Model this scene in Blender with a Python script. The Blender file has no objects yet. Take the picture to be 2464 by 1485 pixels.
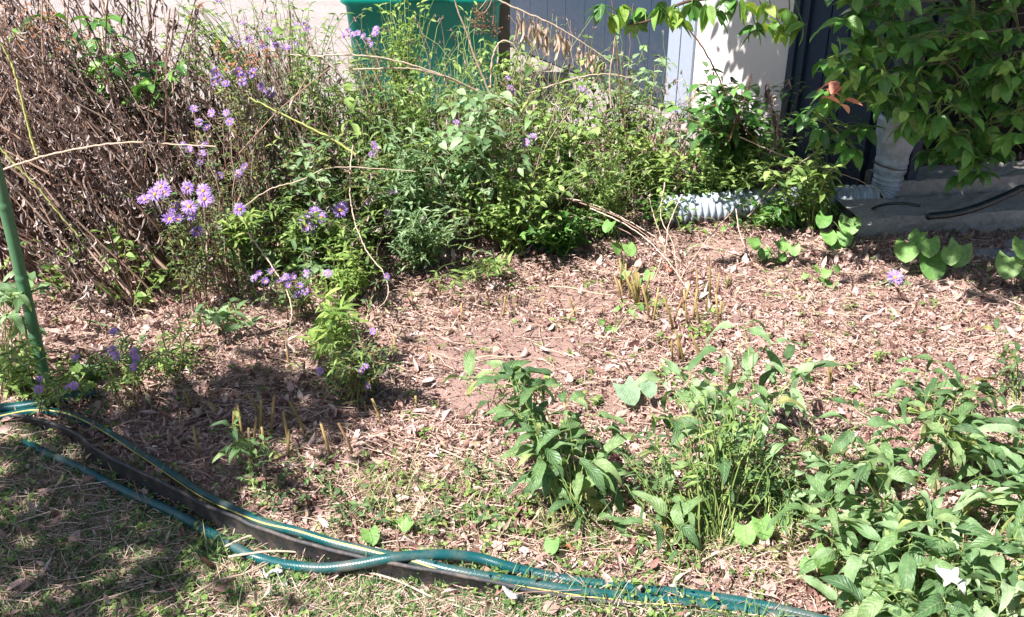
import bpy, math, random
import numpy as np
from mathutils import Vector
C = bpy.context.scene
R = math.radians
rng = np.random.default_rng(11)
random.seed(5)

# ------------------------------------------------------------ camera, world, sun
CAM_H, PITCH, FPX, CX, CY = 1.45, R(27.5), 2390.0, 1232.0, 742.5
cam = bpy.data.cameras.new('camera'); cam.lens = FPX/2464*36; cam.sensor_width = 36
cam.clip_start = 0.05; cam.clip_end = 500
co = bpy.data.objects.new('camera', cam); C.collection.objects.link(co)
co.location = (0, 0, CAM_H); co.rotation_euler = (math.pi/2-PITCH, 0, 0); C.camera = co

SUN = Vector((0.45, 0.35, -0.82)).normalized()          # the way the light travels
elev = math.asin(-SUN.z)
w = bpy.data.worlds.new('World'); C.world = w; w.use_nodes = True
nt = w.node_tree; bg = nt.nodes['Background']; sky = nt.nodes.new('ShaderNodeTexSky')
sky.sky_type = 'NISHITA'; sky.sun_disc = False; sky.sun_elevation = elev
sky.sun_rotation = math.atan2(-SUN.x, -SUN.y)
nt.links.new(sky.outputs[0], bg.inputs[0]); bg.inputs[1].default_value = 0.05
sl = bpy.data.lights.new('sun', 'SUN'); sl.energy = 5.0; sl.angle = R(0.5); sl.color = (1, 0.955, 0.92)
so = bpy.data.objects.new('sun', sl); C.collection.objects.link(so); so.location = (-4, -3, 9)
so.rotation_euler = SUN.to_track_quat('-Z', 'Y').to_euler()
C.view_settings.view_transform = 'Standard'; C.view_settings.look = 'None'
C.view_settings.exposure = 1.2; C.view_settings.gamma = 1
C.cycles.max_bounces = 5; C.cycles.transparent_max_bounces = 4
C.cycles.diffuse_bounces = 1; C.cycles.glossy_bounces = 2; C.cycles.transmission_bounces = 3
C.cycles.use_adaptive_sampling = True; C.cycles.adaptive_threshold = 0.02

# ------------------------------------------------------------ helpers: places
def ray(x, y):
    a = (x-CX)/FPX; b = -(y-CY)/FPX
    return np.array([a, math.cos(PITCH)+b*math.sin(PITCH), -math.sin(PITCH)+b*math.cos(PITCH)])
def gp(x, y, z=0.0):                       # the point at height z seen at that place of the photograph
    d = ray(x, y); t = (z-CAM_H)/d[2]
    return np.array([0, 0, CAM_H])+d*t
def at(x, y, Y):                           # the point at distance Y
    d = ray(x, y); t = Y/d[1]
    return np.array([0, 0, CAM_H])+d*t
def hgt(x, y):                             # the lie of the land
    x = np.asarray(x, float); y = np.asarray(y, float)
    f = np.clip((4.5-y)/0.6, 0, 1)
    h = 0.010*np.sin(3.1*x+1.3*y)+0.008*np.sin(5.3*y-2.1*x+1)+0.004*np.sin(13*x+4)*np.sin(11*y)+0.0025*np.sin(31*x+9*y)*np.sin(27*y-5*x)
    return h*f
def U(a, b, n=None): return rng.uniform(a, b, n)

# ------------------------------------------------------------ helpers: meshes
class Buf:
    def __init__(s): s.V = []; s.F = []; s.A = []; s.M = []; s.n = 0
    def add(s, V, F, A, m=0):
        V = V.reshape(-1, 3); s.V.append(V); s.F.append(F.reshape(-1, 4)+s.n); s.A.append(A.reshape(-1, 3))
        s.M.append(np.full(F.reshape(-1, 4).shape[0], m)); s.n += len(V)
    def mesh(s, name, mats, smooth=True):
        V = np.concatenate(s.V).astype(np.float32); F = np.concatenate(s.F).astype(np.int32)
        A = np.concatenate(s.A).astype(np.float32); M = np.concatenate(s.M).astype(np.int32)
        me = bpy.data.meshes.new(name)
        me.vertices.add(len(V)); me.vertices.foreach_set('co', V.ravel())
        me.loops.add(F.size); me.loops.foreach_set('vertex_index', F.ravel())
        me.polygons.add(len(F)); me.polygons.foreach_set('loop_start', np.arange(0, F.size, 4, dtype=np.int32))
        me.polygons.foreach_set('loop_total', np.full(len(F), 4, np.int32))
        me.polygons.foreach_set('material_index', M)
        me.polygons.foreach_set('use_smooth', np.full(len(F), smooth))
        at_ = me.attributes.new('lc', 'FLOAT_VECTOR', 'POINT'); at_.data.foreach_set('vector', A.ravel())
        for m in (mats if isinstance(mats, (list, tuple)) else [mats]): me.materials.append(m)
        me.update(calc_edges=True)
        return me
    def build(s, name, mats, parent=None, smooth=True):
        if not s.V: return None
        return link(name, s.mesh(name, mats, smooth), parent)
def link(name, me, parent=None):
    o = bpy.data.objects.new(name, me); C.collection.objects.link(o)
    if parent is not None:
        o.parent = parent; o.matrix_parent_inverse = parent.matrix_basis.inverted()
    return o
def tag(o, label, cat, group=None, kind=None):
    o['label'] = label; o['category'] = cat
    if group: o['group'] = group
    if kind: o['kind'] = kind
    return o
def thing(name, label, cat, loc, group=None):
    o = bpy.data.objects.new(name, None); C.collection.objects.link(o); o.location = Vector([float(v) for v in loc])
    o.empty_display_size = 0.05
    return tag(o, label, cat, group)

def prof(kind, s):
    if kind == 'ovate': return np.sin(np.pi*np.clip(s, 0, 1)**0.68)**0.85+0.03
    if kind == 'serr': return (np.sin(np.pi*np.clip(s, 0, 1)**0.72)**0.9)*(1+.13*(((s*9.5) % 1)-.5)*(s > .12))+.02
    if kind == 'lance': return np.sin(np.pi*s**0.8)**0.9+0.04
    if kind == 'spoon': return np.where(s < 0.3, 0.12+0.5*s, np.sin(np.pi*np.clip((s-0.12)/0.88, 0, 1)**0.95)**0.75)+0.02
    if kind == 'grass': return (1-s)**0.55+0.02
    if kind == 'round': return np.sqrt(np.clip(1-(2*s-1)**2, 0, 1))+0.05
    if kind == 'heart': return np.clip(np.sqrt(np.clip(1-(1.62*s-0.62)**2, 0, 1)), 0, 1)*(1-0.25*s**4)+0.02
    if kind == 'petal': return np.minimum(1, s*3+0.35)*np.sqrt(np.clip(1-s**6, 0, 1))+0.03
    if kind == 'lobed': return (0.35+0.65*np.abs(np.sin(np.pi*s*3.2+0.4)))*np.sqrt(np.clip(1-(2*s-0.95)**2*0.9, 0.02, 1))
    return np.ones_like(s)
def frames(az, el, roll):
    ca, sa, ce, se = np.cos(az), np.sin(az), np.cos(el), np.sin(el)
    a = np.stack([ce*ca, ce*sa, se], -1); n = np.stack([-se*ca, -se*sa, ce], -1); b = np.cross(n, a)
    cr, sr = np.cos(roll)[:, None], np.sin(roll)[:, None]
    return a, b*cr+n*sr, n*cr-b*sr
def leaves_f(buf, P, a, b, n, L, W, curl=0.6, fold=0.3, kind='ovate', ns=5, cols=3, ruffle=0.0, tw=0.0, rnd=None, m=0):
    N = len(P)
    if N == 0: return
    L = np.broadcast_to(L, N)[:, None]; W = np.broadcast_to(W, N)[:, None]
    curl = np.broadcast_to(curl, N)[:, None].astype(float); curl = np.where(np.abs(curl) < 1e-3, 1e-3, curl)
    fold = np.broadcast_to(fold, N)[:, None, None]
    s = np.linspace(0, 1, ns+1)[None, :]; c = np.linspace(-1, 1, cols)[None, None, :]
    x = L*np.sin(curl*s)/curl; z = -L*(1-np.cos(curl*s))/curl
    wd = (W/2*prof(kind, s))[:, :, None]
    X = np.repeat(x[:, :, None], cols, 2); Z = np.repeat(z[:, :, None], cols, 2)
    if kind == 'heart': X = X-(np.abs(c)**1.5)*(L*0.24*np.clip(1-s*2.2, 0, 1)**1.2)[:, :, None]
    Y = c*wd*np.cos(fold); Z = Z+np.abs(c)*wd*np.sin(fold)
    if ruffle:
        ph = U(0, 6.28, (N, 1)); Z = Z+(ruffle*W*np.sin(s*9+ph))[:, :, None]*c*np.abs(c)+(ruffle*0.5*W*np.sin(s*7+2*ph))[:, :, None]
    if np.any(tw):
        t = (np.broadcast_to(tw, N)[:, None]*s)[:, :, None]
        zc = z[:, :, None]; dZ = Z-zc
        Y, Z = Y*np.cos(t)-dZ*np.sin(t), zc+Y*np.sin(t)+dZ*np.cos(t)
    V = P[:, None, None, :]+X[..., None]*a[:, None, None]+Y[..., None]*b[:, None, None]+Z[..., None]*n[:, None, None]
    i = np.arange(ns)[:, None]*cols+np.arange(cols-1)[None, :]
    q = np.stack([i, i+1, i+1+cols, i+cols], -1).reshape(-1, 4)
    F = q[None]+(np.arange(N)*(ns+1)*cols)[:, None, None]
    r = U(0, 1, N) if rnd is None else rnd
    A = np.empty((N, ns+1, cols, 3)); A[..., 0] = c; A[..., 1] = s[:, :, None]; A[..., 2] = r[:, None, None]
    buf.add(V, F, A, m)
def leaves(buf, P, az, el, roll, L, W, **k):
    N = len(P); f = lambda v: np.broadcast_to(np.asarray(v, float), N)
    a, b, n = frames(f(az), f(el), f(roll)); leaves_f(buf, P, a, b, n, L, W, **k)
def tubes(buf, pts, rad, k=4, rnd=None, m=0, cap=False):
    pts = np.asarray(pts, float)
    if pts.ndim == 2: pts = pts[None]
    N, n, _ = pts.shape; rad = np.broadcast_to(np.asarray(rad, float), (N, n))
    if cap:
        pts = np.concatenate([pts[:, :1], pts, pts[:, -1:]], 1); rad = np.concatenate([rad[:, :1]*0.02, rad, rad[:, -1:]*0.02], 1)
        T = np.gradient(pts, axis=1); T[:, 0] = T[:, 2]; T[:, 1] = T[:, 2]; T[:, -1] = T[:, -3]; T[:, -2] = T[:, -3]; n += 2
    else: T = np.gradient(pts, axis=1)
    T /= np.linalg.norm(T, axis=2, keepdims=True)+1e-12
    mt = np.abs(T.mean(1)); ref = np.where((mt[:, 2] > 0.75*np.linalg.norm(mt, axis=1))[:, None], np.array([1., .1, 0]), np.array([.05, .02, 1.]))[:, None, :]
    B = np.cross(T, np.broadcast_to(ref, T.shape)); B /= np.linalg.norm(B, axis=2, keepdims=True)+1e-12; Nn = np.cross(B, T)
    an = np.arange(k)*2*np.pi/k
    V = pts[:, :, None]+rad[:, :, None, None]*(np.cos(an)[None, None, :, None]*B[:, :, None]+np.sin(an)[None, None, :, None]*Nn[:, :, None])
    i = np.arange(n-1)[:, None]*k+np.arange(k)[None]; j = np.arange(n-1)[:, None]*k+(np.arange(k)[None]+1) % k
    q = np.stack([i, j, j+k, i+k], -1).reshape(-1, 4)
    F = q[None]+(np.arange(N)*n*k)[:, None, None]
    r = U(0, 1, N) if rnd is None else np.broadcast_to(rnd, N)
    A = np.empty((N, n, k, 3)); A[..., 0] = np.arange(k)[None, None]/k; A[..., 1] = np.linspace(0, 1, n)[None, :, None]; A[..., 2] = r[:, None, None]
    buf.add(V, F, A, m)
def box(buf, x0, x1, y0, y1, z0, z1, ax=None, o=None, m=0):
    """a box; ax = (ex, ey) unit vectors on the ground and o its origin when it is turned"""
    c = np.array([[x, y, z] for x in (x0, x1) for y in (y0, y1) for z in (z0, z1)], float)
    if ax is not None:
        c = np.asarray(o)+c[:, :1]*ax[0]+c[:, 1:2]*ax[1]+c[:, 2:]*np.array([0, 0, 1.])
    F = np.array([[0, 1, 3, 2], [4, 6, 7, 5], [0, 4, 5, 1], [2, 3, 7, 6], [0, 2, 6, 4], [1, 5, 7, 3]])
    V = c[F].reshape(-1, 3); buf.add(V, np.arange(24).reshape(6, 4), np.tile([0, 0, .5], (24, 1)), m)
def bevel(o, wd, seg=2):
    m = o.modifiers.new('bevel', 'BEVEL'); m.width = wd; m.segments = seg; m.limit_method = 'ANGLE'; m.angle_limit = R(40)
    w_ = o.modifiers.new('weld', 'WELD'); w_.merge_threshold = 1e-5
    o.modifiers.move(1, 0)
def curve(pts, n):
    """Catmull-Rom through pts, n points per span"""
    p = np.asarray(pts, float); p = np.concatenate([[2*p[0]-p[1]], p, [2*p[-1]-p[-2]]]); out = []
    t = np.linspace(0, 1, n, endpoint=False)[:, None]
    for i in range(1, len(p)-2):
        a, b, c, d = p[i-1], p[i], p[i+1], p[i+2]
        out.append(0.5*((2*b)+(c-a)*t+(2*a-5*b+4*c-d)*t*t+(3*b-a-3*c+d)*t**3))
    return np.concatenate(out+[p[-2][None]])
def bez(base, tips, ctrl_up=0.6, n=9, jit=0.0):
    """curved stems from base to every tip, (N, n, 3)"""
    tips = np.asarray(tips, float); N = len(tips); base = np.broadcast_to(np.asarray(base, float), (N, 3))
    mid = base*0.65+tips*0.35; mid = mid.copy(); mid[:, 2] = base[:, 2]+(tips[:, 2]-base[:, 2])*ctrl_up+0.02
    mid[:, :2] += rng.normal(0, jit+1e-6, (N, 2))
    t = np.linspace(0, 1, n)[None, :, None]
    return base[:, None]*(1-t)**2+2*mid[:, None]*t*(1-t)+tips[:, None]*t**2
def along(pts, s):
    """points and headings at fractions s (N, k) along (N, n, 3) stems"""
    N, n, _ = pts.shape; f = np.clip(s, 0, 0.9999)*(n-1); i = f.astype(int); u = (f-i)[..., None]
    r_ = np.arange(N)[:, None]; a = pts[r_, i]; b = pts[r_, i+1]
    return a*(1-u)+b*u, b-a

# ------------------------------------------------------------ helpers: materials
def new_mat(name):
    m = bpy.data.materials.new(name); m.use_nodes = True; t = m.node_tree
    return m, t, t.nodes['Principled BSDF'], t.nodes['Material Output']
def ramp(t, cols, fac):
    r = t.nodes.new('ShaderNodeValToRGB'); e = r.color_ramp.elements
    while len(e) < len(cols): e.new(0.5)
    for k, c in enumerate(cols):
        e[k].position = k/(len(cols)-1) if len(c) == 3 else c[3]; e[k].color = (c[0], c[1], c[2], 1)
    t.links.new(fac, r.inputs[0]); return r.outputs[0]
def noise(t, scale, detail=4, rough=0.6, vec=None, dist=0.0):
    n = t.nodes.new('ShaderNodeTexNoise'); n.inputs['Scale'].default_value = scale; n.inputs['Detail'].default_value = detail
    n.inputs['Roughness'].default_value = rough; n.inputs['Distortion'].default_value = dist
    if vec is None:
        g = t.nodes.new('ShaderNodeNewGeometry'); vec = g.outputs['Position']
    t.links.new(vec, n.inputs['Vector']); return n.outputs[0]
def math_(t, op, a, b=None, c=None):
    n = t.nodes.new('ShaderNodeMath'); n.operation = op
    for k, v in enumerate((a, b, c)):
        if v is None: continue
        if isinstance(v, (int, float)): n.inputs[k].default_value = v
        else: t.links.new(v, n.inputs[k])
    return n.outputs[0]
def mixc(t, f, a, b, mode='MIX'):
    n = t.nodes.new('ShaderNodeMix'); n.data_type = 'RGBA'; n.blend_type = mode
    for k, v in ((0, f), (6, a), (7, b)):
        if isinstance(v, (int, float)): n.inputs[k].default_value = v
        elif isinstance(v, tuple): n.inputs[k].default_value = (v+(1,))[:4]
        else: t.links.new(v, n.inputs[k])
    return n.outputs[2]
def bump(t, p, h, strength, dist):
    b = t.nodes.new('ShaderNodeBump'); b.inputs['Strength'].default_value = strength; b.inputs['Distance'].default_value = dist
    t.links.new(h, b.inputs['Height']); t.links.new(b.outputs[0], p.inputs['Normal']); return b
def lc(t):
    a = t.nodes.new('ShaderNodeAttribute'); a.attribute_name = 'lc'
    s = t.nodes.new('ShaderNodeSeparateXYZ'); t.links.new(a.outputs['Vector'], s.inputs[0]); return s.outputs
def leaf_mat(name, cols, rough=0.45, trans=0.28, vein=0.35, spec=0.45, nsc=60, tcol=(1.5, 1.6, 0.7), vn=9.0, vdist=0.0015):
    m, t, p, out = new_mat(name); u, v, r = lc(t)
    col = ramp(t, cols, r)
    nz = noise(t, nsc, 3, 0.6); f = math_(t, 'MULTIPLY_ADD', nz, 1.3, 0.35)
    col = mixc(t, 1.0, col, f, 'MULTIPLY')
    au = math_(t, 'ABSOLUTE', u)
    mid = math_(t, 'SUBTRACT', 1.0, math_(t, 'SMOOTH_MIN', math_(t, 'MULTIPLY', au, 9.0), 1.0, 0.3))
    if vein:
        sv = math_(t, 'PINGPONG', math_(t, 'MULTIPLY', math_(t, 'SUBTRACT', v, math_(t, 'MULTIPLY', au, 0.28)), vn), 0.5)
        ln = math_(t, 'LESS_THAN', sv, 0.09)
        h = math_(t, 'MAXIMUM', mid, math_(t, 'MULTIPLY', ln, 0.5))
        col = mixc(t, math_(t, 'MULTIPLY', h, vein), col, mixc(t, 0.6, col, (0.45, 0.5, 0.3)))
        bump(t, p, math_(t, 'SUBTRACT', sv, math_(t, 'MULTIPLY', mid, 0.6)), 0.6, vdist)
    t.links.new(col, p.inputs['Base Color']); p.inputs['Roughness'].default_value = rough
    p.inputs['Specular IOR Level'].default_value = spec
    if trans:
        tr = t.nodes.new('ShaderNodeBsdfTranslucent'); tc = mixc(t, 1.0, col, tcol, 'MULTIPLY'); t.links.new(tc, tr.inputs[0])
        mx = t.nodes.new('ShaderNodeMixShader'); mx.inputs[0].default_value = trans
        t.links.new(p.outputs[0], mx.inputs[1]); t.links.new(tr.outputs[0], mx.inputs[2]); t.links.new(mx.outputs[0], out.inputs[0])
    return m
def flat_mat(name, cols, rough=0.7, nsc=40, bd=0.0, bsc=80, spec=0.3, detail=5, coat=0.0, use='noise'):
    m, t, p, out = new_mat(name)
    if use == 'rnd': col = ramp(t, cols, lc(t)[2]); col = mixc(t, 1.0, col, math_(t, 'MULTIPLY_ADD', noise(t, nsc, 3), 0.9, 0.55), 'MULTIPLY')
    else: col = ramp(t, cols, noise(t, nsc, detail, 0.65))
    t.links.new(col, p.inputs['Base Color']); p.inputs['Roughness'].default_value = rough
    p.inputs['Specular IOR Level'].default_value = spec; p.inputs['Coat Weight'].default_value = coat
    if bd: bump(t, p, noise(t, bsc, 6, 0.7), 0.8, bd)
    return m

M = {}
M['green'] = leaf_mat('leaf_green', [(.06, .125, .03), (.15, .26, .06), (.26, .39, .10), (.37, .49, .16)])
M['bluegreen'] = leaf_mat('leaf_blue_green', [(.07, .14, .055), (.15, .27, .11), (.25, .38, .18), (.36, .48, .28)], rough=0.5)
M['front'] = leaf_mat('leaf_front', [(.055, .13, .05, 0), (.10, .205, .075, .3), (.155, .275, .10, .55), (.20, .32, .125, .75), (.26, .37, .155, .93), (.36, .41, .13, .97), (.30, .24, .09, 1.0)], rough=0.45, vein=0.75, vdist=0.003, nsc=90)
M['lime'] = leaf_mat('leaf_lime', [(.10, .24, .04), (.18, .34, .06), (.27, .42, .08), (.36, .42, .10)], rough=0.5, trans=0.38)
M['yellowgreen'] = leaf_mat('leaf_yellow_green', [(.13, .24, .045), (.22, .35, .07), (.38, .47, .13)], rough=0.5, vein=0.2)
M['vine'] = leaf_mat('leaf_vine', [(.035, .11, .02), (.06, .18, .03), (.10, .25, .045), (.22, .40, .08)], rough=0.33, spec=0.6, trans=.2, tcol=(1.1, 1.5, .7))
M['aster'] = leaf_mat('leaf_aster', [(.07, .14, .05), (.12, .22, .08), (.20, .30, .13), (.30, .33, .10), (.24, .17, .09)], rough=0.6, vein=0.15)
M['grass'] = leaf_mat('grass_blades', [(.045, .12, .04), (.08, .19, .055), (.13, .26, .075), (.22, .34, .12), (.5, .38, .28)], rough=0.5, vein=0, trans=0.25)
M['bedgrass'] = leaf_mat('bed_grass_blades', [(.10, .20, .05), (.20, .30, .09), (.34, .36, .14), (.52, .40, .29), (.62, .48, .38)], rough=0.6, vein=0, trans=0.25)
M['heart'] = leaf_mat('leaf_heart', [(.13, .29, .07), (.20, .38, .10), (.27, .45, .15)], rough=0.5, vein=0.15, vn=5)
M['treeleaf'] = leaf_mat('leaf_tree', [(.05, .15, .03), (.08, .23, .04), (.13, .32, .06), (.21, .42, .09)], rough=0.33, spec=0.6, trans=.25, tcol=(1.1, 1.4, .7))
M['treelit'] = leaf_mat('leaf_tree_sunlit', [(.10, .28, .05), (.18, .38, .08), (.28, .46, .12)], rough=0.42, spec=.5)  # tree leaf copy with sunlight put into its paler greens
M['greyleaf'] = leaf_mat('leaf_grey_green', [(.22, .36, .22), (.28, .42, .27)], rough=0.6, vein=.2)
M['dry'] = leaf_mat('leaf_dry', [(.05, .034, .030), (.15, .105, .095), (.32, .25, .23), (.50, .41, .38), (.62, .52, .48)], rough=0.8, vein=0, trans=0.12, spec=0.15, tcol=(1.2, 1, .8))
M['litter'] = leaf_mat('litter_bits', [(.10, .045, .04), (.27, .145, .12), (.47, .295, .255), (.66, .46, .41), (.37, .20, .165), (.78, .62, .57), (.55, .37, .325), (.38, .36, .18)], rough=0.8, vein=0, trans=0.1, spec=0.15, tcol=(1.2, 1, .8), nsc=120)
M['straw'] = flat_mat('straw', [(.28, .16, .12), (.52, .36, .28), (.68, .52, .43), (.60, .42, .33)], 0.65, 60, use='rnd')
M['stalk'] = flat_mat('dry_stalk', [(.08, .042, .032), (.20, .115, .085), (.36, .23, .17), (.54, .40, .31)], 0.7, 60, use='rnd')
M['stemgreen'] = flat_mat('green_stem', [(.12, .20, .05), (.20, .28, .08), (.30, .34, .12)], 0.5, 60, use='rnd')
M['stemyellow'] = flat_mat('yellow_stem', [(.36, .40, .10), (.46, .48, .16)], 0.5, 60, use='rnd')
M['stemred'] = flat_mat('red_stem', [(.12, .05, .035), (.20, .09, .06)], 0.6, 60, use='rnd')
M['cane'] = flat_mat('pale_cane', [(.44, .33, .24), (.56, .45, .34)], 0.65, 90, use='rnd')
M['petal'] = leaf_mat('aster_petal', [(.36, .20, .62), (.50, .32, .74), (.64, .48, .82)], rough=0.6, vein=0, trans=0.3, tcol=(1.1, 1, 1.2))
M['disc'] = flat_mat('aster_disc', [(.50, .22, .04), (.62, .36, .06), (.35, .10, .04)], 0.8, 400, 0.001, 600)
M['brownleaf'] = leaf_mat('leaf_brown', [(.26, .09, .04), (.36, .15, .07)], rough=0.55, vein=0.3, trans=0.12, tcol=(1.3, .9, .6))
M['tanleaf'] = leaf_mat('leaf_tan', [(.50, .36, .27), (.62, .48, .38)], rough=0.7, vein=0.3, trans=0.15, tcol=(1.1, 1, .8))
M['whiteleaf'] = leaf_mat('leaf_white', [(.72, .70, .68), (.78, .76, .74)], rough=0.7, vein=0.3, trans=0.15, tcol=(1, 1, 1))
M['pinkleaf'] = leaf_mat('leaf_pink', [(.72, .30, .22), (.80, .46, .30)], rough=0.5, vein=0.3, trans=0.35, tcol=(1.3, .9, .7))
M['seed'] = flat_mat('seed_heads', [(.10, .045, .03), (.22, .10, .06), (.36, .18, .10)], 0.9, 90, use='rnd')
M['orange'] = flat_mat('spent_heads', [(.34, .14, .07), (.48, .24, .13)], 0.9, 90, use='rnd')

def ground_mat():
    m, t, p, out = new_mat('soil')
    big = noise(t, 1.6, 4, 0.6); fine = noise(t, 55, 8, 0.75); fib = noise(t, 160, 4, 0.7, dist=1.5)
    c1 = ramp(t, [(.10, .055, .045), (.31, .19, .155), (.50, .335, .285), (.63, .46, .405)], fine)
    c2 = ramp(t, [(.20, .12, .10), (.46, .31, .265), (.58, .425, .37)], fib)
    col = mixc(t, 0.5, c1, c2); col = mixc(t, 1.0, col, math_(t, 'MULTIPLY_ADD', big, 0.5, 0.78), 'MULTIPLY')
    t.links.new(col, p.inputs['Base Color']); p.inputs['Roughness'].default_value = 0.95; p.inputs['Specular IOR Level'].default_value = 0.1
    bump(t, p, math_(t, 'ADD', fine, math_(t, 'MULTIPLY', fib, 0.5)), 1.0, 0.012)
    return m
M['soil'] = ground_mat()
def dusty(m, amt=.6, sc=16, lo=.5, col=(.24, .18, .14), zfade=None):
    t = m.node_tree; p = t.nodes['Principled BSDF']; l = p.inputs['Base Color'].links[0].from_socket
    f = math_(t, 'MULTIPLY', math_(t, 'SUBTRACT', noise(t, sc, 7, .75), lo), 6.0); cl = t.nodes.new('ShaderNodeClamp'); t.links.new(f, cl.inputs[0]); f = cl.outputs[0]
    if zfade:
        g = t.nodes.new('ShaderNodeNewGeometry'); sp = t.nodes.new('ShaderNodeSeparateXYZ'); t.links.new(g.outputs['Position'], sp.inputs[0])
        c2 = t.nodes.new('ShaderNodeClamp'); t.links.new(math_(t, 'SUBTRACT', 1.0, math_(t, 'DIVIDE', sp.outputs[2], zfade)), c2.inputs[0]); f = math_(t, 'MULTIPLY', f, c2.outputs[0])
    t.links.new(mixc(t, math_(t, 'MULTIPLY', f, amt), l, col), p.inputs['Base Color']); return m

# ------------------------------------------------------------ setting: the ground sheet
def axis(lo, hi, step, far):
    a = list(np.arange(lo, hi, step)); d = step; x = lo
    left = []
    while x > -far: d *= 1.35; x -= d; left.append(x)
    d = step; x = a[-1]; right = []
    while x < far: d *= 1.35; x += d; right.append(x)
    return np.array(left[::-1]+a+right)
gx = axis(-2.0, 2.4, 0.022, 70); gy = axis(1.1, 5.4, 0.022, 70)
XX, YY = np.meshgrid(gx, gy); ZZ = hgt(XX, YY)+np.where((np.abs(XX) < 2.6) & (YY > 1) & (YY < 4.4), rng.normal(0, 0.0022, XX.shape), 0)
nx_, ny_ = len(gx), len(gy); i = np.arange(ny_-1)[:, None]*nx_+np.arange(nx_-1)[None]
b = Buf(); b.add(np.stack([XX, YY, ZZ], -1), np.stack([i, i+1, i+1+nx_, i+nx_], -1), np.zeros((nx_*ny_, 3)))
o = b.build('ground', M['soil']); o['kind'] = 'structure'

# the pale pad behind the bed
m, t, p, out = new_mat('pad_stone')
c = ramp(t, [(.26, .22, .21), (.44, .38, .36), (.58, .52, .50)], noise(t, 28, 8, 0.75))
c = mixc(t, 1.0, c, math_(t, 'MULTIPLY_ADD', noise(t, 3, 3), 0.6, 0.7), 'MULTIPLY')
t.links.new(c, p.inputs['Base Color']); p.inputs['Roughness'].default_value = 0.9
bump(t, p, noise(t, 40, 9, 0.8), 1.0, 0.02); M['pad'] = m
b = Buf(); g_ = np.linspace(-12, 4, 120); h_ = np.linspace(4.55, 16, 110); X2, Y2 = np.meshgrid(g_, h_)
Z2 = 0.018+0.004*np.sin(9*X2)*np.sin(8*Y2); Z2[0] = -0.02
i = np.arange(109)[:, None]*120+np.arange(119)[None]
b.add(np.stack([X2, Y2, Z2], -1), np.stack([i, i+1, i+121, i+120], -1), np.zeros((X2.size, 3)))
o = b.build('gravel_pad', M['pad']); o['kind'] = 'structure'

# ------------------------------------------------------------ shed wall, running obliquely towards the right
WA = gp(1237, 126)[:2]; WB = gp(2080, 482)[:2]
wt = (WB-WA)/np.linalg.norm(WB-WA); wn = np.array([wt[1], -wt[0]])       # wn points to the viewer's side
if wn[0] > 0: wn = -wn
ax = (np.array([wt[0], wt[1], 0]), np.array([wn[0], wn[1], 0])); WO = np.array([WA[0], WA[1], 0])
def wall_s(x, y=250):
    d = ray(x, y); o_ = np.array([0, 0, CAM_H]); n3 = ax[1]
    tt = np.dot(WO-o_, n3)/np.dot(d, n3); return float(np.dot(o_+d*tt-WO, ax[0]))
def paint(name, cols, groove=0.0, rough=0.6):
    m, t, p, out = new_mat(name)
    g = t.nodes.new('ShaderNodeNewGeometry'); mp = t.nodes.new('ShaderNodeMapping'); mp.inputs['Scale'].default_value = (30, 30, 1.2)
    t.links.new(g.outputs['Position'], mp.inputs[0])
    n1 = noise(t, 1.5, 6, 0.7, mp.outputs[0]); n2 = noise(t, 3, 4)
    c = ramp(t, cols, math_(t, 'MULTIPLY_ADD', n1, 0.6, math_(t, 'MULTIPLY', n2, 0.4)))
    t.links.new(c, p.inputs['Base Color']); p.inputs['Roughness'].default_value = rough; p.inputs['Specular IOR Level'].default_value = 0.25
    bump(t, p, n1, 0.35, 0.004); return m
M['siding'] = paint('grey_blue_siding', [(.026, .042, .068), (.034, .054, .086), (.044, .066, .102)])
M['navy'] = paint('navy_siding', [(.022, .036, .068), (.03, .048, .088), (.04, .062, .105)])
M['trim'] = paint('pale_blue_trim', [(.30, .35, .43), (.36, .41, .50)])
M['cream'] = paint('cream_door', [(.70, .66, .62), (.76, .73, .69)])
M['dark'] = paint('shade_black_boards', [(.004, .005, .007), (.008, .008, .010), (.012, .011, .011)])  # near-black colour stands in for the bay's deep shade
for k_ in ('siding', 'trim', 'cream', 'navy'): dusty(M[k_], .32, 40, .42, (.20, .15, .11), .45)
sw = thing('shed', 'grey blue board shed with pale corner trim and a cream door panel', 'shed', WO)
s0, s1, s2, s3, s4, s5, s6, s7 = [wall_s(v) for v in (1228, 1606, 1634, 1664, 1893, 1925, 2050, 2108)]
b = Buf(); x = s0-0.35
while x < s1-0.01:                       # grooved siding: wide boards with narrow gaps
    x2 = min(x+0.20, s1-0.003); box(b, x, x2-0.003, -0.03, 0, 0.03, 2.5, ax, WO); x = x2
box(b, s0-0.35, s1, -0.06, -0.003, 0.03, 2.5, ax, WO)
o = b.build('siding', M['siding'], sw, False)
b = Buf(); box(b, s1, s2-0.003, -0.02, 0.022, 0.02, 2.5, ax, WO); box(b, s2, s3-0.002, -0.02, 0.018, 0.02, 2.5, ax, WO)
o = b.build('corner_trim', M['trim'], sw, False)
b = Buf(); box(b, s3, s4, -0.03, 0.004, 0.06, 2.5, ax, WO); o = b.build('door_panel', M['cream'], sw, False)
b = Buf(); box(b, s4, s4+(s5-s4)*.45, -0.03, 0.03, 0.02, 2.5, ax, WO); box(b, s4+(s5-s4)*.48, s5, -0.03, 0.016, 0.02, 2.5, ax, WO)
b.build('door_trim', M['siding'], sw, False)
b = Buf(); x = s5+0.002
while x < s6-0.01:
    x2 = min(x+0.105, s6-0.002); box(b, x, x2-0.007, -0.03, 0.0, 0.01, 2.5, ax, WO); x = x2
box(b, s5+0.002, s6-0.002, -0.06, -0.010, 0.01, 2.5, ax, WO)
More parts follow.
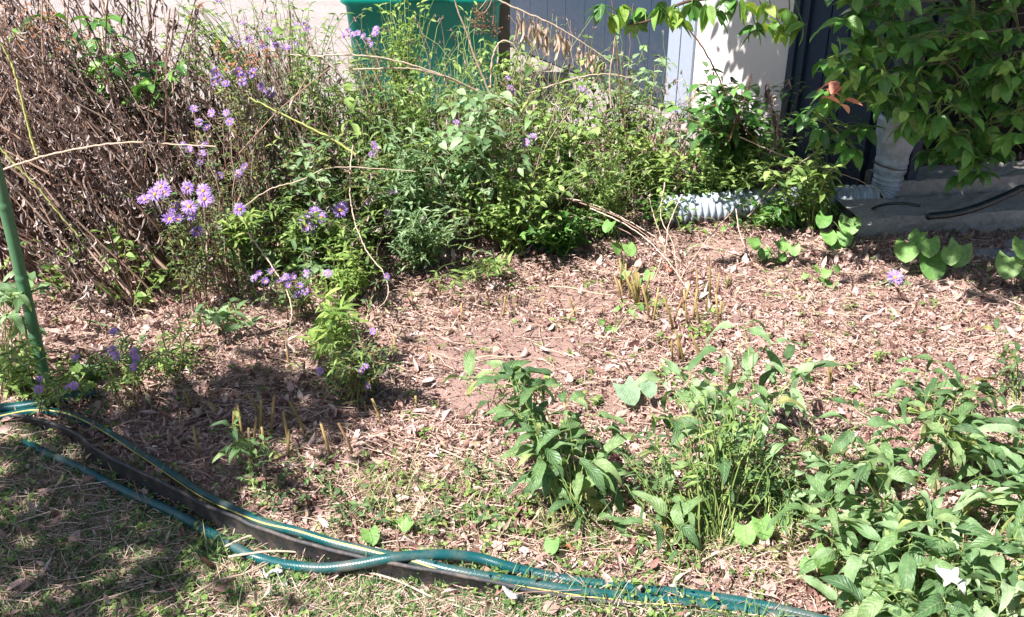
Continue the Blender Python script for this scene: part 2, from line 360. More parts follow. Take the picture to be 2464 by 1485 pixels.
box(b, s7+0.002, s7+0.2, -0.06, -0.01, 0.01, 2.5, ax, WO)
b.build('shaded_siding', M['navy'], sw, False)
b = Buf(); box(b, s6, s7, -0.04, 0.02, 0.0, 2.5, ax, WO); b.build('corner_post', M['siding'], sw, False)
m_ = flat_mat('roof_felt', [(.05, .05, .055), (.08, .08, .085)], 0.9, 50, 0.004)
b = Buf(); box(b, s0-0.5, s7+0.25, -1.6, 0.12, 2.5, 2.62, ax, WO); b.build('roof', m_, sw, False)

# open bay right of the shed; deep shade put into board and sill colours
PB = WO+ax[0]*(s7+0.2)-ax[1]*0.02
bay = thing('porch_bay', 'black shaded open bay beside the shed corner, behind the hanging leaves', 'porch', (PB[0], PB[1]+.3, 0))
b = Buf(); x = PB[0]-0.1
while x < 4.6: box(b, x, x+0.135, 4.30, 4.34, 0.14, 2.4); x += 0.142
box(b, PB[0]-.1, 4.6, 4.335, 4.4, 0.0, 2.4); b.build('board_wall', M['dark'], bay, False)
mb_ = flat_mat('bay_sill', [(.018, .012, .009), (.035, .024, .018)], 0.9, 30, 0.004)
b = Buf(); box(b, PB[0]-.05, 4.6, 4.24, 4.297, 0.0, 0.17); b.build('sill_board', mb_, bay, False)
b = Buf(); box(b, PB[0]-.1, 4.7, 3.55, 4.6, 2.4, 2.5); b.build('roof', m_, bay, False)  # unseen roof slab added to shade the bay

# ------------------------------------------------------------ green bin and post
def bin_():
    m, t, p, out = new_mat('green_plastic'); n1 = noise(t, 6, 4)
    t.links.new(ramp(t, [(.002, .27, .205), (.003, .33, .255), (.006, .38, .30)], n1), p.inputs['Base Color'])
    p.inputs['Roughness'].default_value = 0.42; bump(t, p, noise(t, 200, 3), 0.2, 0.001)
    Y = 4.75; l = at(832, 60, Y)[0]; r_ = at(1203, 60, Y)[0]
    tb = thing('storage_bin', 'big teal green plastic bin standing behind the flower bed', 'bin', ((l+r_)/2, Y, 0.02))
    b = Buf(); taper = 0.03
    V = []
    zs = [0.04, 0.08, 0.56, 0.58, 0.62, 0.64]; ins = [0.05, 0.03, 0.0, -0.02, -0.02, 0.0]
    for z, q in zip(zs, ins):
        k = []
        for cx_, cy_, a0 in ((r_-q-.04, Y+q+.04, -90), (r_-q-.04, Y+.62-q-.04, 0), (l+q+.04, Y+.62-q-.04, 90), (l+q+.04, Y+q+.04, 180)):
            for a_ in range(5): an = R(a0+a_*22.5); k.append((cx_+.04*math.cos(an), cy_+.04*math.sin(an), z))
        V.append(k)
    V = np.array(V); n = V.shape[1]; i = np.arange(len(zs)-1)[:, None]*n+np.arange(n)[None]; j = np.arange(len(zs)-1)[:, None]*n+(np.arange(n)[None]+1) % n
    b.add(V, np.stack([i, j, j+n, i+n], -1), np.zeros((V.size//3, 3)))
    b.build('bin_body', m, tb)
    b = Buf(); box(b, l-.03, r_+.03, Y-.03, Y+.66, 0.645, 0.69); o = b.build('lid', m, tb, False); bevel(o, .012)
    b = Buf(); box(b, l+.25, r_-.25, Y-.055, Y-.033, 0.60, 0.63); o = b.build('handle', m, tb, False); bevel(o, .006)
    for k in (-1, 1):
        b = Buf(); xx = (l+r_)/2+k*((r_-l)/2-.12)
        an = np.linspace(0, 2*np.pi, 13); 
        tubes(b, [[xx-.02, Y+.3, .08], [xx+.02, Y+.3, .08]], .075, 16, cap=True)
        b.build('wheel', flat_mat('rubber', [(.02, .02, .02), (.035, .035, .035)], .8), tb, False)
bin_()
pw = flat_mat('post_wood', [(.12, .095, .075), (.20, .165, .135), (.26, .215, .18)], 0.85, 24, 0.004)
pp = at(1213, 120, 4.9); tp = thing('wooden_post', 'weathered brown post between the green bin and the shed wall', 'post', (pp[0], 4.9, 0))
b = Buf(); box(b, pp[0]-.028, pp[0]+.030, 4.87, 4.93, 0, .72); o = b.build('post_shaft', pw, tp, False); bevel(o, .004)
b = Buf(); box(b, pp[0]-.036, pp[0]+.038, 4.862, 4.938, .72, .742); o = b.build('post_cap', pw, tp, False); bevel(o, .004)

# ------------------------------------------------------------ concrete beams, stones
conc = flat_mat('rough_concrete', [(.14, .13, .12), (.38, .35, .32), (.54, .50, .46), (.72, .68, .62)], 0.95, 60, 0.012, 110)
def beam(label, p0, p1, dep, h, z0=-0.02, nm='concrete_kerb'):
    p0 = np.array([p0[0], p0[1], 0.]); p1 = np.array([p1[0], p1[1], 0.]); L = np.linalg.norm(p1-p0); ex = (p1-p0)/L; ey = np.array([-ex[1], ex[0], 0])
    nl, nd, nh = 60, 6, 4
    b = Buf(); T = []
    # profile: front bottom -> front top -> back top
    prof_ = [(0, z0)]+[(0, z0+(h-z0)*k/nh) for k in range(1, nh)]+[(0.006, h-.002)]+[(0.012+(dep-.02)*k/nd, h) for k in range(nd+1)]+[(dep, h-.01), (dep, z0)]
    P_ = np.array(prof_); u = np.linspace(0, L, nl)
    V = p0+u[:, None, None]*ex+P_[None, :, :1]*ey+P_[None, :, 1:]*np.array([0, 0, 1.])
    V += rng.normal(0, .0026, V.shape); k = len(P_)
    i = np.arange(nl-1)[:, None]*k+np.arange(k-1)[None]
    b.add(V, np.stack([i, i+k, i+k+1, i+1], -1), np.zeros((nl*k, 3)))
    o = b.build(nm, conc, None, False); tag(o, label, 'kerb'); return o
g1 = gp(2059, 581); g2 = gp(2464, 558); e = (g2-g1)/np.linalg.norm(g2-g1); g3 = g1+e*2.2
off = np.array([-e[1], e[0], 0])
beam('long grey concrete kerb beam nearest the bed at the right', g1, g3, .20, .085)
beam('second grey concrete beam, a step higher behind the front one', g1+off*.215+e*.20, g3+off*.215, .17, .135)
beam('low grey concrete ledge under the black bay', g1+off*.40+e*.24, g3+off*.40, .06, .10)
def stone(label, p, s, seed):
    r_ = np.random.default_rng(seed); nu, nv = 14, 9; th = np.linspace(0, 2*np.pi, nu, endpoint=False); ph = np.linspace(0.001, np.pi-.001, nv)
    T, Pp = np.meshgrid(th, ph); rr = 1+.13*np.sin(2*T+seed)+.08*np.sin(3*T+2*Pp+seed)+.05*np.sin(5*Pp+seed*2+T)
    sq = lambda v: np.sign(v)*np.abs(v)**.7
    V = np.stack([sq(np.sin(Pp)*np.cos(T))*rr*s[0], sq(np.sin(Pp)*np.sin(T))*rr*s[1], sq(np.cos(Pp))*rr*s[2]], -1)+np.asarray(p)
    i = np.arange(nv-1)[:, None]*nu+np.arange(nu)[None]; j = np.arange(nv-1)[:, None]*nu+(np.arange(nu)[None]+1) % nu
    b = Buf(); b.add(V, np.stack([i, i+nu, j+nu, j], -1), np.zeros((V.size//3, 3)))
    return tag(b.build('stone', M['stone'], None, True), label, 'stone')
M['stone'] = flat_mat('blue_stone', [(.18, .19, .21), (.32, .33, .36), (.46, .47, .50)], 0.9, 30, 0.006)
stone('flat blue grey stone under the right end of the front kerb', gp(2400, 622), (.10, .05, .03), 3)
stone('pale chunky stone at the right edge of the picture', gp(2455, 605), (.06, .05, .05), 7)
for k, (x, y, sx) in enumerate(((1270, 175, .12), (1345, 200, .10), (1470, 262, .09), (1600, 300, .10), (1665, 355, .12), (1740, 372, .10), (1830, 402, .11), (1790, 430, .08), (1590, 395, .06))):
    q = gp(x, y); o = stone(['cream flat stone at the foot of the grey shed wall', 'cream stone second along the foot of the grey wall', 'small cream stone under the hanging dried leaves',
        'cream stone at the foot of the pale corner trim', 'broad pale stone below the cream door, left side', 'pale stone below the middle of the cream door', 'pale stone below the right edge of the cream door',
        'small pale stone just above the drain pipe', 'small round pinkish stone among the green bush leaves'][k], (q[0], q[1], .02), (sx, sx*.6, .035), 20+k)
    o.data.materials.clear(); o.data.materials.append(M['pad'])

# ------------------------------------------------------------ drain pipe and downspout
def drain():
    m, t, p, out = new_mat('white_plastic'); t.links.new(ramp(t, [(.42, .50, .58), (.52, .60, .68)], noise(t, 12, 5)), p.inputs['Base Color'])
    p.inputs['Roughness'].default_value = 0.45
    dusty(m, .55, 22, .45, (.22, .20, .15))
    a = gp(1590, 508, .055); c1 = gp(1850, 488, .06); c2 = gp(2000, 482, .06); d = gp(2105, 482, .06); d[2] = .065
    top = at(2150, 395, d[1]+.0); e1 = np.array([top[0]-.005, d[1]+.02, .115])
    root = thing('drain_pipe', 'pale corrugated plastic drain pipe lying at the foot of the shed', 'drain pipe', (d[0], d[1], 0))
    P_ = curve([a, (a+c1)/2, c1, c2, d], 60); n = len(P_); dist = np.concatenate([[0], np.cumsum(np.linalg.norm(np.diff(P_, axis=0), axis=1))])
    N2 = 520; ss = np.linspace(0, dist[-1], N2); P2 = np.stack([np.interp(ss, dist, P_[:, k]) for k in range(3)], -1)
    rad = .052+.0045*np.clip(np.sin(ss*2*np.pi/.026)*1.6, -1, 1)
    b = Buf(); tubes(b, P2, rad, 24); b.build('corrugated_hose', m, root)
    Q = curve([d, d+(e1-d)*[.55, .5, .18], e1+[0, 0, .0], e1+[.004, 0, .07]], 30); nq = len(Q)
    rad = .054+.003*np.clip(np.sin(np.linspace(0, 62, nq)), -1, 1)
    b = Buf(); tubes(b, Q, rad, 24); b.build('elbow', m, root)
    ds = thing('downspout_adapter', 'white plastic downspout adapter standing upright on the drain pipe, hung with leaves', 'downspout', (e1[0], e1[1], .15))
    z0 = e1[2]+.055; prof_ = [(.052, 0), (.060, .004), (.060, .022), (.0575, .025), (.0575, .032), (.061, .036), (.061, .048), (.058, .052), (.060, .075), (.066, .105), (.071, .14), (.072, .20), (.075, .205), (.075, .222), (.064, .222), (.062, .16)]
    V = []
    for r_, z in prof_:
        an = np.linspace(0, 2*np.pi, 32, endpoint=False); sqr = np.clip((z-.06)/.08, 0, 1)
        cx_ = np.sign(np.cos(an))*np.abs(np.cos(an))**(1-.5*sqr)*r_; cy_ = np.sign(np.sin(an))*np.abs(np.sin(an))**(1-.5*sqr)*r_*(1-.25*sqr)
        V.append(np.stack([e1[0]+.004+cx_, e1[1]+cy_, np.full(32, z0+z)], -1))
    V = np.array(V); i = np.arange(len(V)-1)[:, None]*32+np.arange(32)[None]; j = np.arange(len(V)-1)[:, None]*32+(np.arange(32)[None]+1) % 32
    b = Buf(); b.add(V, np.stack([i, j, j+32, i+32], -1), np.zeros((V.size//3, 3))); b.build('adapter_body', m, ds)
    mt = flat_mat('downspout_metal', [(.05, .06, .08), (.07, .08, .10)], .5)
    b = Buf(); x0, y0 = e1[0], e1[1]; box(b, x0-.042, x0+.045, y0-.032, y0+.032, z0+.17, 2.35); o = b.build('downspout', mt, ds, False); bevel(o, .008)
    b = Buf(); an = np.linspace(0, 2*np.pi, 30); tubes(b, np.stack([e1[0]+.0625*np.cos(an), e1[1]+.0625*np.sin(an), z0+.028-.010*np.cos(an)], -1), .0022, 5); b.build('wire_tie', M['stemred'], ds)
drain()

# ------------------------------------------------------------ stake, edging, hoses
def stake():
    m = flat_mat('green_coated_cane', [(.05, .15, .07), (.07, .19, .09), (.10, .23, .12)], 0.4, 18, 0.0006, 150, spec=0.5)
    base = gp(120, 958); top = at(-6, 420, base[1]-.02); d = (top-base); L = 1.5/d[2]*1.0; 
    root = thing('garden_stake', 'green plastic coated bamboo style stake upright at the left of the bed', 'stake', base)
    zz = np.linspace(-.05, 1.55, 260); P_ = base+d/d[2]*zz[:, None]; rad = np.full(260, .0145)
    b = Buf()
    for nz in (.06, .195, .365, .56, .78, 1.0, 1.22, 1.42): rad += .0022*np.exp(-((zz-nz)/.0045)**2)-.0010*np.exp(-((zz-nz-.012)/.004)**2)
    tubes(b, P_, rad, 16, cap=True); b.build('stake_shaft', m, root)
stake()
edge_px = [(-120, 985), (-20, 992), (90, 1008), (180, 1040), (215, 1068), (262, 1098), (310, 1122), (370, 1150), (430, 1180), (500, 1218), (560, 1240), (605, 1262), (700, 1295), (780, 1318),
           (870, 1340), (960, 1358), (1060, 1375), (1180, 1398), (1300, 1424), (1450, 1446), (1600, 1462), (1750, 1480), (1900, 1510), (2100, 1560)]
EZ = np.array([.0, .01, .03, .045]+[.055]*12+[.052, .046, .036, .026, .02, .016, .012, .01])
EP = curve([gp(x, y, z) for (x, y), z in zip(edge_px, EZ)], 8)
def edging():
    m = flat_mat('black_edging_plastic', [(.035, .035, .04), (.06, .06, .066), (.085, .083, .085)], 0.6, 30, 0.0015, 120)
    dusty(m, .6, 25, .48)
    T = np.gradient(EP, axis=0); T[:, 2] = 0; T /= np.linalg.norm(T, axis=1)[:, None]; Nn = np.stack([-T[:, 1], T[:, 0], 0*T[:, 0]], -1)
    root = thing('lawn_edging', 'black plastic edging strip between the lawn and the flower bed', 'edging', EP[60]*[1, 1, 0])
    pr = [(-.003, -.075), (-.002, -.005), (-.0035, -.004), (-.0042, .000), (-.002, .003), (.002, .003), (.004, .0), (.0035, -.003), (.002, -.005), (.002, -.075)]
    V = EP[:, None]+np.array([q[0] for q in pr])[None, :, None]*Nn[:, None]+np.array([q[1] for q in pr])[None, :, None]*np.array([0, 0, 1.])
    wob = .0006*np.sin(np.arange(len(EP))*.7); V[:, :, 2] += wob[:, None]
    k = len(pr); i = np.arange(len(EP)-1)[:, None]*k+np.arange(k-1)[None]
    b = Buf(); b.add(V, np.stack([i, i+k, i+k+1, i+1], -1), np.zeros((V.size//3, 3))); b.build('edging_band', m, root)
edging()
def edge_y(x): return np.interp(x, EP[:, 0], EP[:, 1])
def hose_mat(name, cols, sc=1.0):
    m, t, p, out = new_mat(name); u, v, r = lc(t)
    # woven sheath seen through the skin
    a = math_(t, 'ADD', math_(t, 'MULTIPLY', u, 10), math_(t, 'MULTIPLY', v, 260*sc)); b_ = math_(t, 'SUBTRACT', math_(t, 'MULTIPLY', u, 10), math_(t, 'MULTIPLY', v, 260*sc))
    h = math_(t, 'MAXIMUM', math_(t, 'PINGPONG', a, .5), math_(t, 'PINGPONG', b_, .5))
    col = ramp(t, cols, math_(t, 'MULTIPLY_ADD', h, .6, math_(t, 'MULTIPLY', noise(t, 25, 5), .5)))
    dust = noise(t, 14, 6, .7)
    col = mixc(t, math_(t, 'MULTIPLY', math_(t, 'SMOOTH_MAX', math_(t, 'MULTIPLY', math_(t, 'SUBTRACT', dust, .47), 5.0), 0.0, .2), .45), col, (.22, .17, .13))
    t.links.new(col, p.inputs['Base Color']); p.inputs['Roughness'].default_value = .30; p.inputs['Specular IOR Level'].default_value = .6
    bump(t, p, h, .35, .0012); return m
hm = hose_mat('teal_hose', [(.003, .045, .05), (.006, .085, .09), (.012, .12, .12)])
hm2 = hose_mat('dark_hose', [(.012, .02, .022), (.02, .04, .045)])
def hose(label, px, zs, r_, mat=hm, stripe=None, nm='garden_hose'):
    pts = [gp(x, y, z) for (x, y), z in zip(px, zs)]
    P_ = curve(pts, 14); P_[:, 2] += 0
    root = thing(nm, label, 'hose', P_[len(P_)//2]*[1, 1, 0]); b = Buf(); tubes(b, P_, r_, 16, cap=True); b.build('hose_tube', mat, root)
    if stripe is not None:
        T = np.gradient(P_, axis=0); T /= np.linalg.norm(T, axis=1)[:, None]; S = np.cross(T, [0, 0, 1.]); S /= np.linalg.norm(S, axis=1)[:, None]; S[S[:, 1] > 0] *= -1
        Upv = np.cross(S, T); Upv[Upv[:, 2] < 0] *= -1
        an = np.interp(np.arange(len(P_)), np.linspace(0, len(P_)-1, len(stripe)), stripe)[:, None]
        Qp = P_+(S*np.cos(an)+Upv*np.sin(an))*(r_-.0006); b = Buf(); tubes(b, Qp, .0019, 6, cap=True)
        b.build('yellow_stripe', flat_mat('hose_yellow', [(.62, .52, .12), (.74, .64, .22)], .45, 30), root)
    return root
h1 = [(-60, 1012), (0, 1004), (80, 990), (150, 994), (205, 1013), (250, 1036), (290, 1060), (330, 1086), (375, 1114), (434, 1154), (490, 1190), (560, 1225), (640, 1260), (717, 1280), (800, 1306), (900, 1330),
      (1000, 1350), (1080, 1371), (1180, 1389), (1280, 1405), (1400, 1424), (1520, 1437), (1650, 1452), (1800, 1469), (1950, 1496), (2100, 1530)]
hose('teal garden hose with a yellow stripe running along the black edging', h1, [.014]*9+[.02, .03, .04, .045]+[.047]*5+[.042, .036, .030, .022, .018, .014, .012, .012], .0106, stripe=[.9, .9, .8, .5, .3, .2, .9, 1.2, .3, -.1, -.1, 0, 0])
h2 = [(60, 1066), (120, 1095), (200, 1130), (260, 1162), (330, 1195), (400, 1225), (440, 1245), (510, 1285), (590, 1330), (640, 1348), (700, 1361), (780, 1367), (860, 1358), (930, 1345), (1000, 1337),
      (1080, 1335), (1150, 1343), (1210, 1360), (1280, 1378), (1380, 1398), (1500, 1413), (1620, 1426), (1750, 1443), (1850, 1461), (1950, 1485), (2060, 1515)]
hose('thick teal garden hose without a stripe, crossing the edging onto the bed', h2, [.004, .008]+[.012]*8+[.02, .03, .045, .058, .058, .052, .042, .034]+[.022, .018, .015]+[.012]*5, .0112)
hose('short end of teal hose at the foot of the green stake', [(-80, 992), (0, 984), (60, 978), (120, 966), (180, 953), (232, 944)], [.016]*6, .0145)
k1 = [(2088, 545), (2086, 520), (2100, 502), (2130, 492), (2175, 490), (2215, 496)]
hose('dark thin hose looped at the left end of the kerbs', k1, [.02, .05, .09, .13, .15, .15], .0055, hm2)
k2 = [(2232, 521), (2290, 515), (2340, 503), (2390, 484), (2440, 462), (2464, 452), (2560, 440)]
hose('dark flattened hose lying across the concrete beams', k2, [.145, .147, .150, .155, .16, .16, .16], .013, hm2)

# ------------------------------------------------------------ plants: one builder for all stemmed plants
LF = dict(
 aster=dict(L=.030, W=.0065, kind='lance', ns=3, curl=.9, fold=.3, el=(-.2, .9), n=26, s0=.15),
 narrow=dict(L=.058, W=.012, kind='lance', ns=4, curl=1.0, fold=.3, el=(-.1, .9), n=20, s0=.2),
 opp=dict(L=.068, W=.031, kind='ovate', ns=5, curl=.9, fold=.35, el=(-.4, .6), n=11, s0=.3),
 small=dict(L=.036, W=.016, kind='ovate', ns=3, curl=.6, fold=.3, el=(-.3, .8), n=20, s0=.15),
 front=dict(L=.112, W=.034, kind='serr', ns=19, curl=1.35, fold=.36, el=(-.35, .8), n=5, s0=.45, ruffle=.16, cols=5),
 dry=dict(L=.062, W=.015, kind='lance', ns=5, curl=2.4, fold=.9, el=(-1.5, -.7), n=26, s0=.2, tw=3.5),
)
def plant(name, label, cat, base, tips, lf, leafm, stemm, r=.002, group=None, up=.6, n=None, scale=1.0, jit=.02, stem_n=10, basej=.03, leafname='foliage', rs=(.7, 1.25), s0=None, tipleaf=True):
    tips = np.asarray(tips, float); N = len(tips)
    base = np.asarray(base, float); bs = np.repeat(base[None], N, 0)
    bs[:, 0] += rng.normal(0, basej, N); bs[:, 1] += rng.normal(0, basej, N); bs[:, 2] = hgt(bs[:, 0], bs[:, 1])-.01
    root = thing(name, label, cat, (base[0], base[1], float(hgt(base[0], base[1]))), group)
    pts = bez(bs, tips, up, stem_n, jit); wob = rng.normal(0, 1, (N, stem_n, 3))*.004; wob[:, 0] = 0; wob[:, -1] = 0; pts = pts+wob
    b = Buf(); tubes(b, pts, np.linspace(r, r*.45, stem_n), 5)
    d = dict(LF[lf]); k = n or d['n']; s_0 = d['s0'] if s0 is None else s0
    s = np.sort(U(s_0, 1.0, (N, k)), 1)
    if tipleaf: s[:, -3:] = 1.0
    P, D = along(pts, s); P = P.reshape(-1, 3); D = D.reshape(-1, 3); m = len(P)
    az = (np.arange(m)*2.4+rng.normal(0, .5, m)); el = U(d['el'][0], d['el'][1], m)
    sz = scale*U(rs[0], rs[1], m)*(1-.25*s.reshape(-1)); ax_ = rng.normal(0, .35, m)
    # petiole
    if lf in ('front', 'opp'):
        pl = d['L']*.22*sz; Q = P+np.stack([np.cos(az)*np.cos(el), np.sin(az)*np.cos(el), np.sin(el)], -1)*pl[:, None]
        tubes(b, np.stack([P, (P+Q)/2+[0, 0, .001], Q], 1), .0011*scale, 4); P = Q
    bf = Buf()
    leaves(bf, P, az, el, ax_, d['L']*sz, d['W']*sz*U(.8, 1.2, m), curl=d['curl']*U(.4, 1.5, m), fold=d['fold'], kind=d['kind'], ns=d['ns'], cols=d.get('cols', 3), ruffle=d.get('ruffle', 0), tw=d.get('tw', 0)*U(-1, 1, m) if d.get('tw') else 0)
    b.build('stem', stemm, root); bf.build(leafname, leafm, root)
    return root, pts
def jitter_tips(px, n, sx, sy, Y, sY=.12):
    """n stem ends spread round a place of the picture, at depths round Y"""
    out = []
    for _ in range(n):
        y_ = Y+random.gauss(0, sY); p = at(px[0]+random.gauss(0, sx), px[1]+random.gauss(0, sy), y_)
        p[2] = max(p[2], .03); out.append(p)
    return out

# aster flower: petals and a disc, three meshes shared by all
FL = []
def flower_mesh(Rf, npet, cone=.25, dr=.16, wp=.13):
    b = Buf()
    for ring, (rr, k, el) in enumerate(((1.0, npet, cone), (.86, npet-4, cone+.25))):
        an = np.arange(k)*2*np.pi/k+rng.normal(0, .07, k)+ring*.2
        P = np.stack([np.cos(an)*Rf*dr, np.sin(an)*Rf*dr, np.zeros(k)], -1)
        leaves(b, P, an, el+rng.normal(0, .12, k), rng.normal(0, .3, k), Rf*(1-dr)*rr*U(.85, 1.1, k), Rf*wp, curl=.5, fold=.2, kind='petal', ns=4)
    d = Buf(); r_ = Rf*dr*1.35; th = np.linspace(0, 2*np.pi, 13)[:-1]; V = []
    for q, z in ((1.0, -.1), (1.0, .35), (.75, .7), (.35, .85), (.02, .85)): V.append(np.stack([np.cos(th)*r_*q, np.sin(th)*r_*q, np.full(12, r_*z)], -1))
    V = np.array(V); i = np.arange(4)[:, None]*12+np.arange(12)[None]; j = np.arange(4)[:, None]*12+(np.arange(12)[None]+1) % 12
    d.add(V, np.stack([i, j, j+12, i+12], -1), np.full((60, 3), random.random()))
    return b.mesh('aster_flower', M['petal']), d.mesh('aster_center', M['disc'])
for q in range(4): FL.append(flower_mesh(.0185, 24+2*q, cone=.1+.15*q))
FLs = flower_mesh(.0185, 15, cone=.9)          # half shut
def flower(root, p, size=1.0, face=None, k=None, shut=False):
    f = FLs if shut else FL[random.randrange(4) if k is None else k]
    o = bpy.data.objects.new('flower', f[0]); C.collection.objects.link(o); o.parent = root
    loc = Vector([float(v) for v in p])-root.location; o.location = loc
    n_ = Vector(face) if face is not None else Vector((random.gauss(-.1, .4), -1+random.gauss(0, .25), 1.0+random.gauss(0, .4)))
    o.rotation_euler = n_.to_track_quat('Z', 'Y').to_euler(); o.scale = (size,)*3
    c = bpy.data.objects.new('flower_center', f[1]); C.collection.objects.link(c); c.parent = o
    return o

def aster(label, base_px, fl_px, Y, extra=6, spread=40, size=1.0, lf='aster', leafm=None, stemm=None, group=None, up=.7, n=None, shut=0.15, scale=1.0, name='aster_plant', base=None, r=.0017):
    bp = gp(*base_px) if base is None else base
    tips = [at(x, y, Y+random.gauss(0, .03)) for x, y in fl_px]; nf = len(tips)
    cx_ = np.mean([q[0] for q in fl_px]) if fl_px else base_px[0]; cy_ = np.mean([q[1] for q in fl_px]) if fl_px else base_px[1]-80
    tips += jitter_tips((cx_, cy_+15), extra, spread, spread*.6, Y, .05)
    root, pts = plant(name, label, 'aster', bp, tips, lf, leafm or M['aster'], stemm or M['stalk'], r=r, up=up, n=n, scale=scale, group=group)
    for p in tips[:nf]: flower(root, p+np.array([0, -.002, .004]), size*random.uniform(.85, 1.15), shut=random.random() < shut)
    return root

aster('aster with large lavender flowers in a tight bunch in front of the withered stalks', (470, 745), [(388, 452), (398, 464), (374, 470), (452, 455), (490, 462), (494, 482), (350, 484), (420, 500), (430, 532), (476, 560), (456, 500), (410, 530), (578, 507), (462, 520)], 2.62, 7, 60, 1.32, up=.8)
aster('aster with small violet flowers halfway up the withered thicket, above the large bunch', (560, 720), [(468, 265), (480, 298), (545, 275), (555, 296), (500, 310), (487, 372), (492, 350), (440, 350), (480, 395), (592, 405), (575, 420), (530, 425), (455, 362), (510, 275)], 2.9, 10, 55, .78, up=.8)
aster('dense aster with dark violet and rust coloured heads near the gap onto the pale pad', (640, 640), [(520, 175), (527, 190), (575, 175), (583, 190), (612, 178), (545, 205), (584, 200), (640, 216), (652, 226), (630, 210), (517, 200)], 3.1, 14, 60, .95, up=.8)
aster('pale green aster with light violet flowers against the pale pad', (760, 560), [(590, 60), (648, 78), (560, 95), (632, 115), (665, 112), (690, 118), (716, 105), (735, 62), (742, 75), (600, 98), (528, 5), (575, 108), (520, 88)], 3.45, 30, 90, .9, up=.85, leafm=M['bluegreen'])
aster('leaning aster with a long violet flower spray beside the left edge of the green bin', (960, 520), [(838, 78), (850, 85), (862, 82), (875, 90), (886, 100), (894, 110), (902, 82), (830, 88), (715, 64), (905, 72)], 3.7, 14, 50, .8, up=.8)
aster('aster with big purple flowers low in the bed, left of the bare soil', (845, 640), [(826, 500), (818, 508), (760, 515), (738, 545), (745, 560), (775, 525), (735, 530), (752, 542)], 2.95, 16, 55, 1.3, up=.75)
aster('low aster with bright violet flowers just above the yellow green shoot', (720, 760), [(625, 660), (640, 680), (655, 655), (688, 672), (705, 668), (698, 690), (722, 692), (735, 705), (718, 712), (738, 660), (790, 660), (612, 672), (676, 680)], 2.52, 8, 50, .78, up=.7)
aster('small aster with pale lilac flowers just right of the green stake', (330, 960), [(276, 802), (270, 845), (282, 858), (322, 850), (330, 865), (322, 885), (185, 865)], 2.05, 6, 48, .72, up=.7, leafm=M['green'])
aster('low shaded aster with small purple flowers at the shaded front of the bed', (850, 980), [(770, 895), (880, 885), (870, 895), (862, 915), (885, 930), (898, 800), (932, 668)], 2.15, 26, 55, .6, up=.7)
aster('aster at the foot of the green stake, blue violet flowers in shade', (150, 985), [(95, 940), (180, 930), (165, 935), (98, 915)], 1.95, 5, 45, .6, up=.7, leafm=M['green'])
for k, (bx, by, fl, Y, lab) in enumerate((
    (900, 600, [(900, 350), (895, 375), (888, 490), (935, 515), (943, 465), (950, 460), (905, 360)], 3.15, 'thin aster with few violet flowers in the middle of the green thicket'),
    (1060, 600, [(1062, 495), (1075, 500), (1080, 508), (1105, 325), (1098, 300), (1012, 495)], 3.3, 'aster with scattered violet flowers among the broad green leaves at the middle'),
    (1290, 590, [(1266, 345), (1262, 352), (1282, 330)], 3.3, 'aster with one violet flower pair right of the middle of the green thicket'),
    (1250, 520, [(1228, 215), (1235, 222), (1222, 190), (1400, 215), (1408, 222)], 3.8, 'tall aster with violet flowers in front of the grey shed wall'))):
    aster(lab, (bx, by), fl, Y, 14, 45, .8, up=.8, leafm=M['bluegreen'] if k % 2 else M['green'])
# the lone flower at the right
bp = gp(2146, 700); root, _ = plant('aster_plant', 'single lavender flower on its own small plant in the litter at the right', 'aster', bp, [bp+[0, 0, .035], bp+[-.03, 0, .03], bp+[.03, .01, .03], bp+[0, -.03, .02], bp+[0, .04, .05], bp+[.03, .04, .04]], 'narrow', M['bluegreen'], M['stemgreen'], n=6, scale=.85)
flower(root, bp+[0, -.005, .05], 1.65, (0.05, -.7, 1), 1)

# ------------------------------------------------------------ the withered thicket at the left
def thicket():
    lab = 'dry brown withered stalks with curled grey leaves in the thicket at the left'
    k = 0
    spots = []
    while len(spots) < 84:
        x = random.uniform(-120, 800); y = random.uniform(430, 790)
        if y > 800-max(0, (x-330))*0.75 or (x > 430 and y > 700): continue
        if x < 250 and y > 730: continue
        spots.append((x, y))
    spots += [(random.uniform(-200, 300), random.uniform(420, 640)) for _ in range(26)]
    spots += [(random.uniform(380, 950), random.uniform(430, 620)) for _ in range(44)]
    for x, y in spots:
        bp = gp(x, y); n = random.randint(4, 8); tips = []
        for _ in range(n):
            h = random.uniform(.45, 1.15)*(1.0 if x < 450 else .66); tips.append(bp+[random.gauss(-.42, .34)*h-.02, random.gauss(.0, .20), h*.92])
        plant('withered_plant', lab, 'dead plant', bp, tips, 'dry', M['dry'], M['stalk'], r=random.choice([.0022, .003, .0036, .0045, .0065]), up=.55, n=random.randint(14, 34), jit=.08,
              group='withered stalks in the thicket at the left', leafname='dry_leaves', tipleaf=False, basej=.045, rs=(.5, 1.3))
thicket()
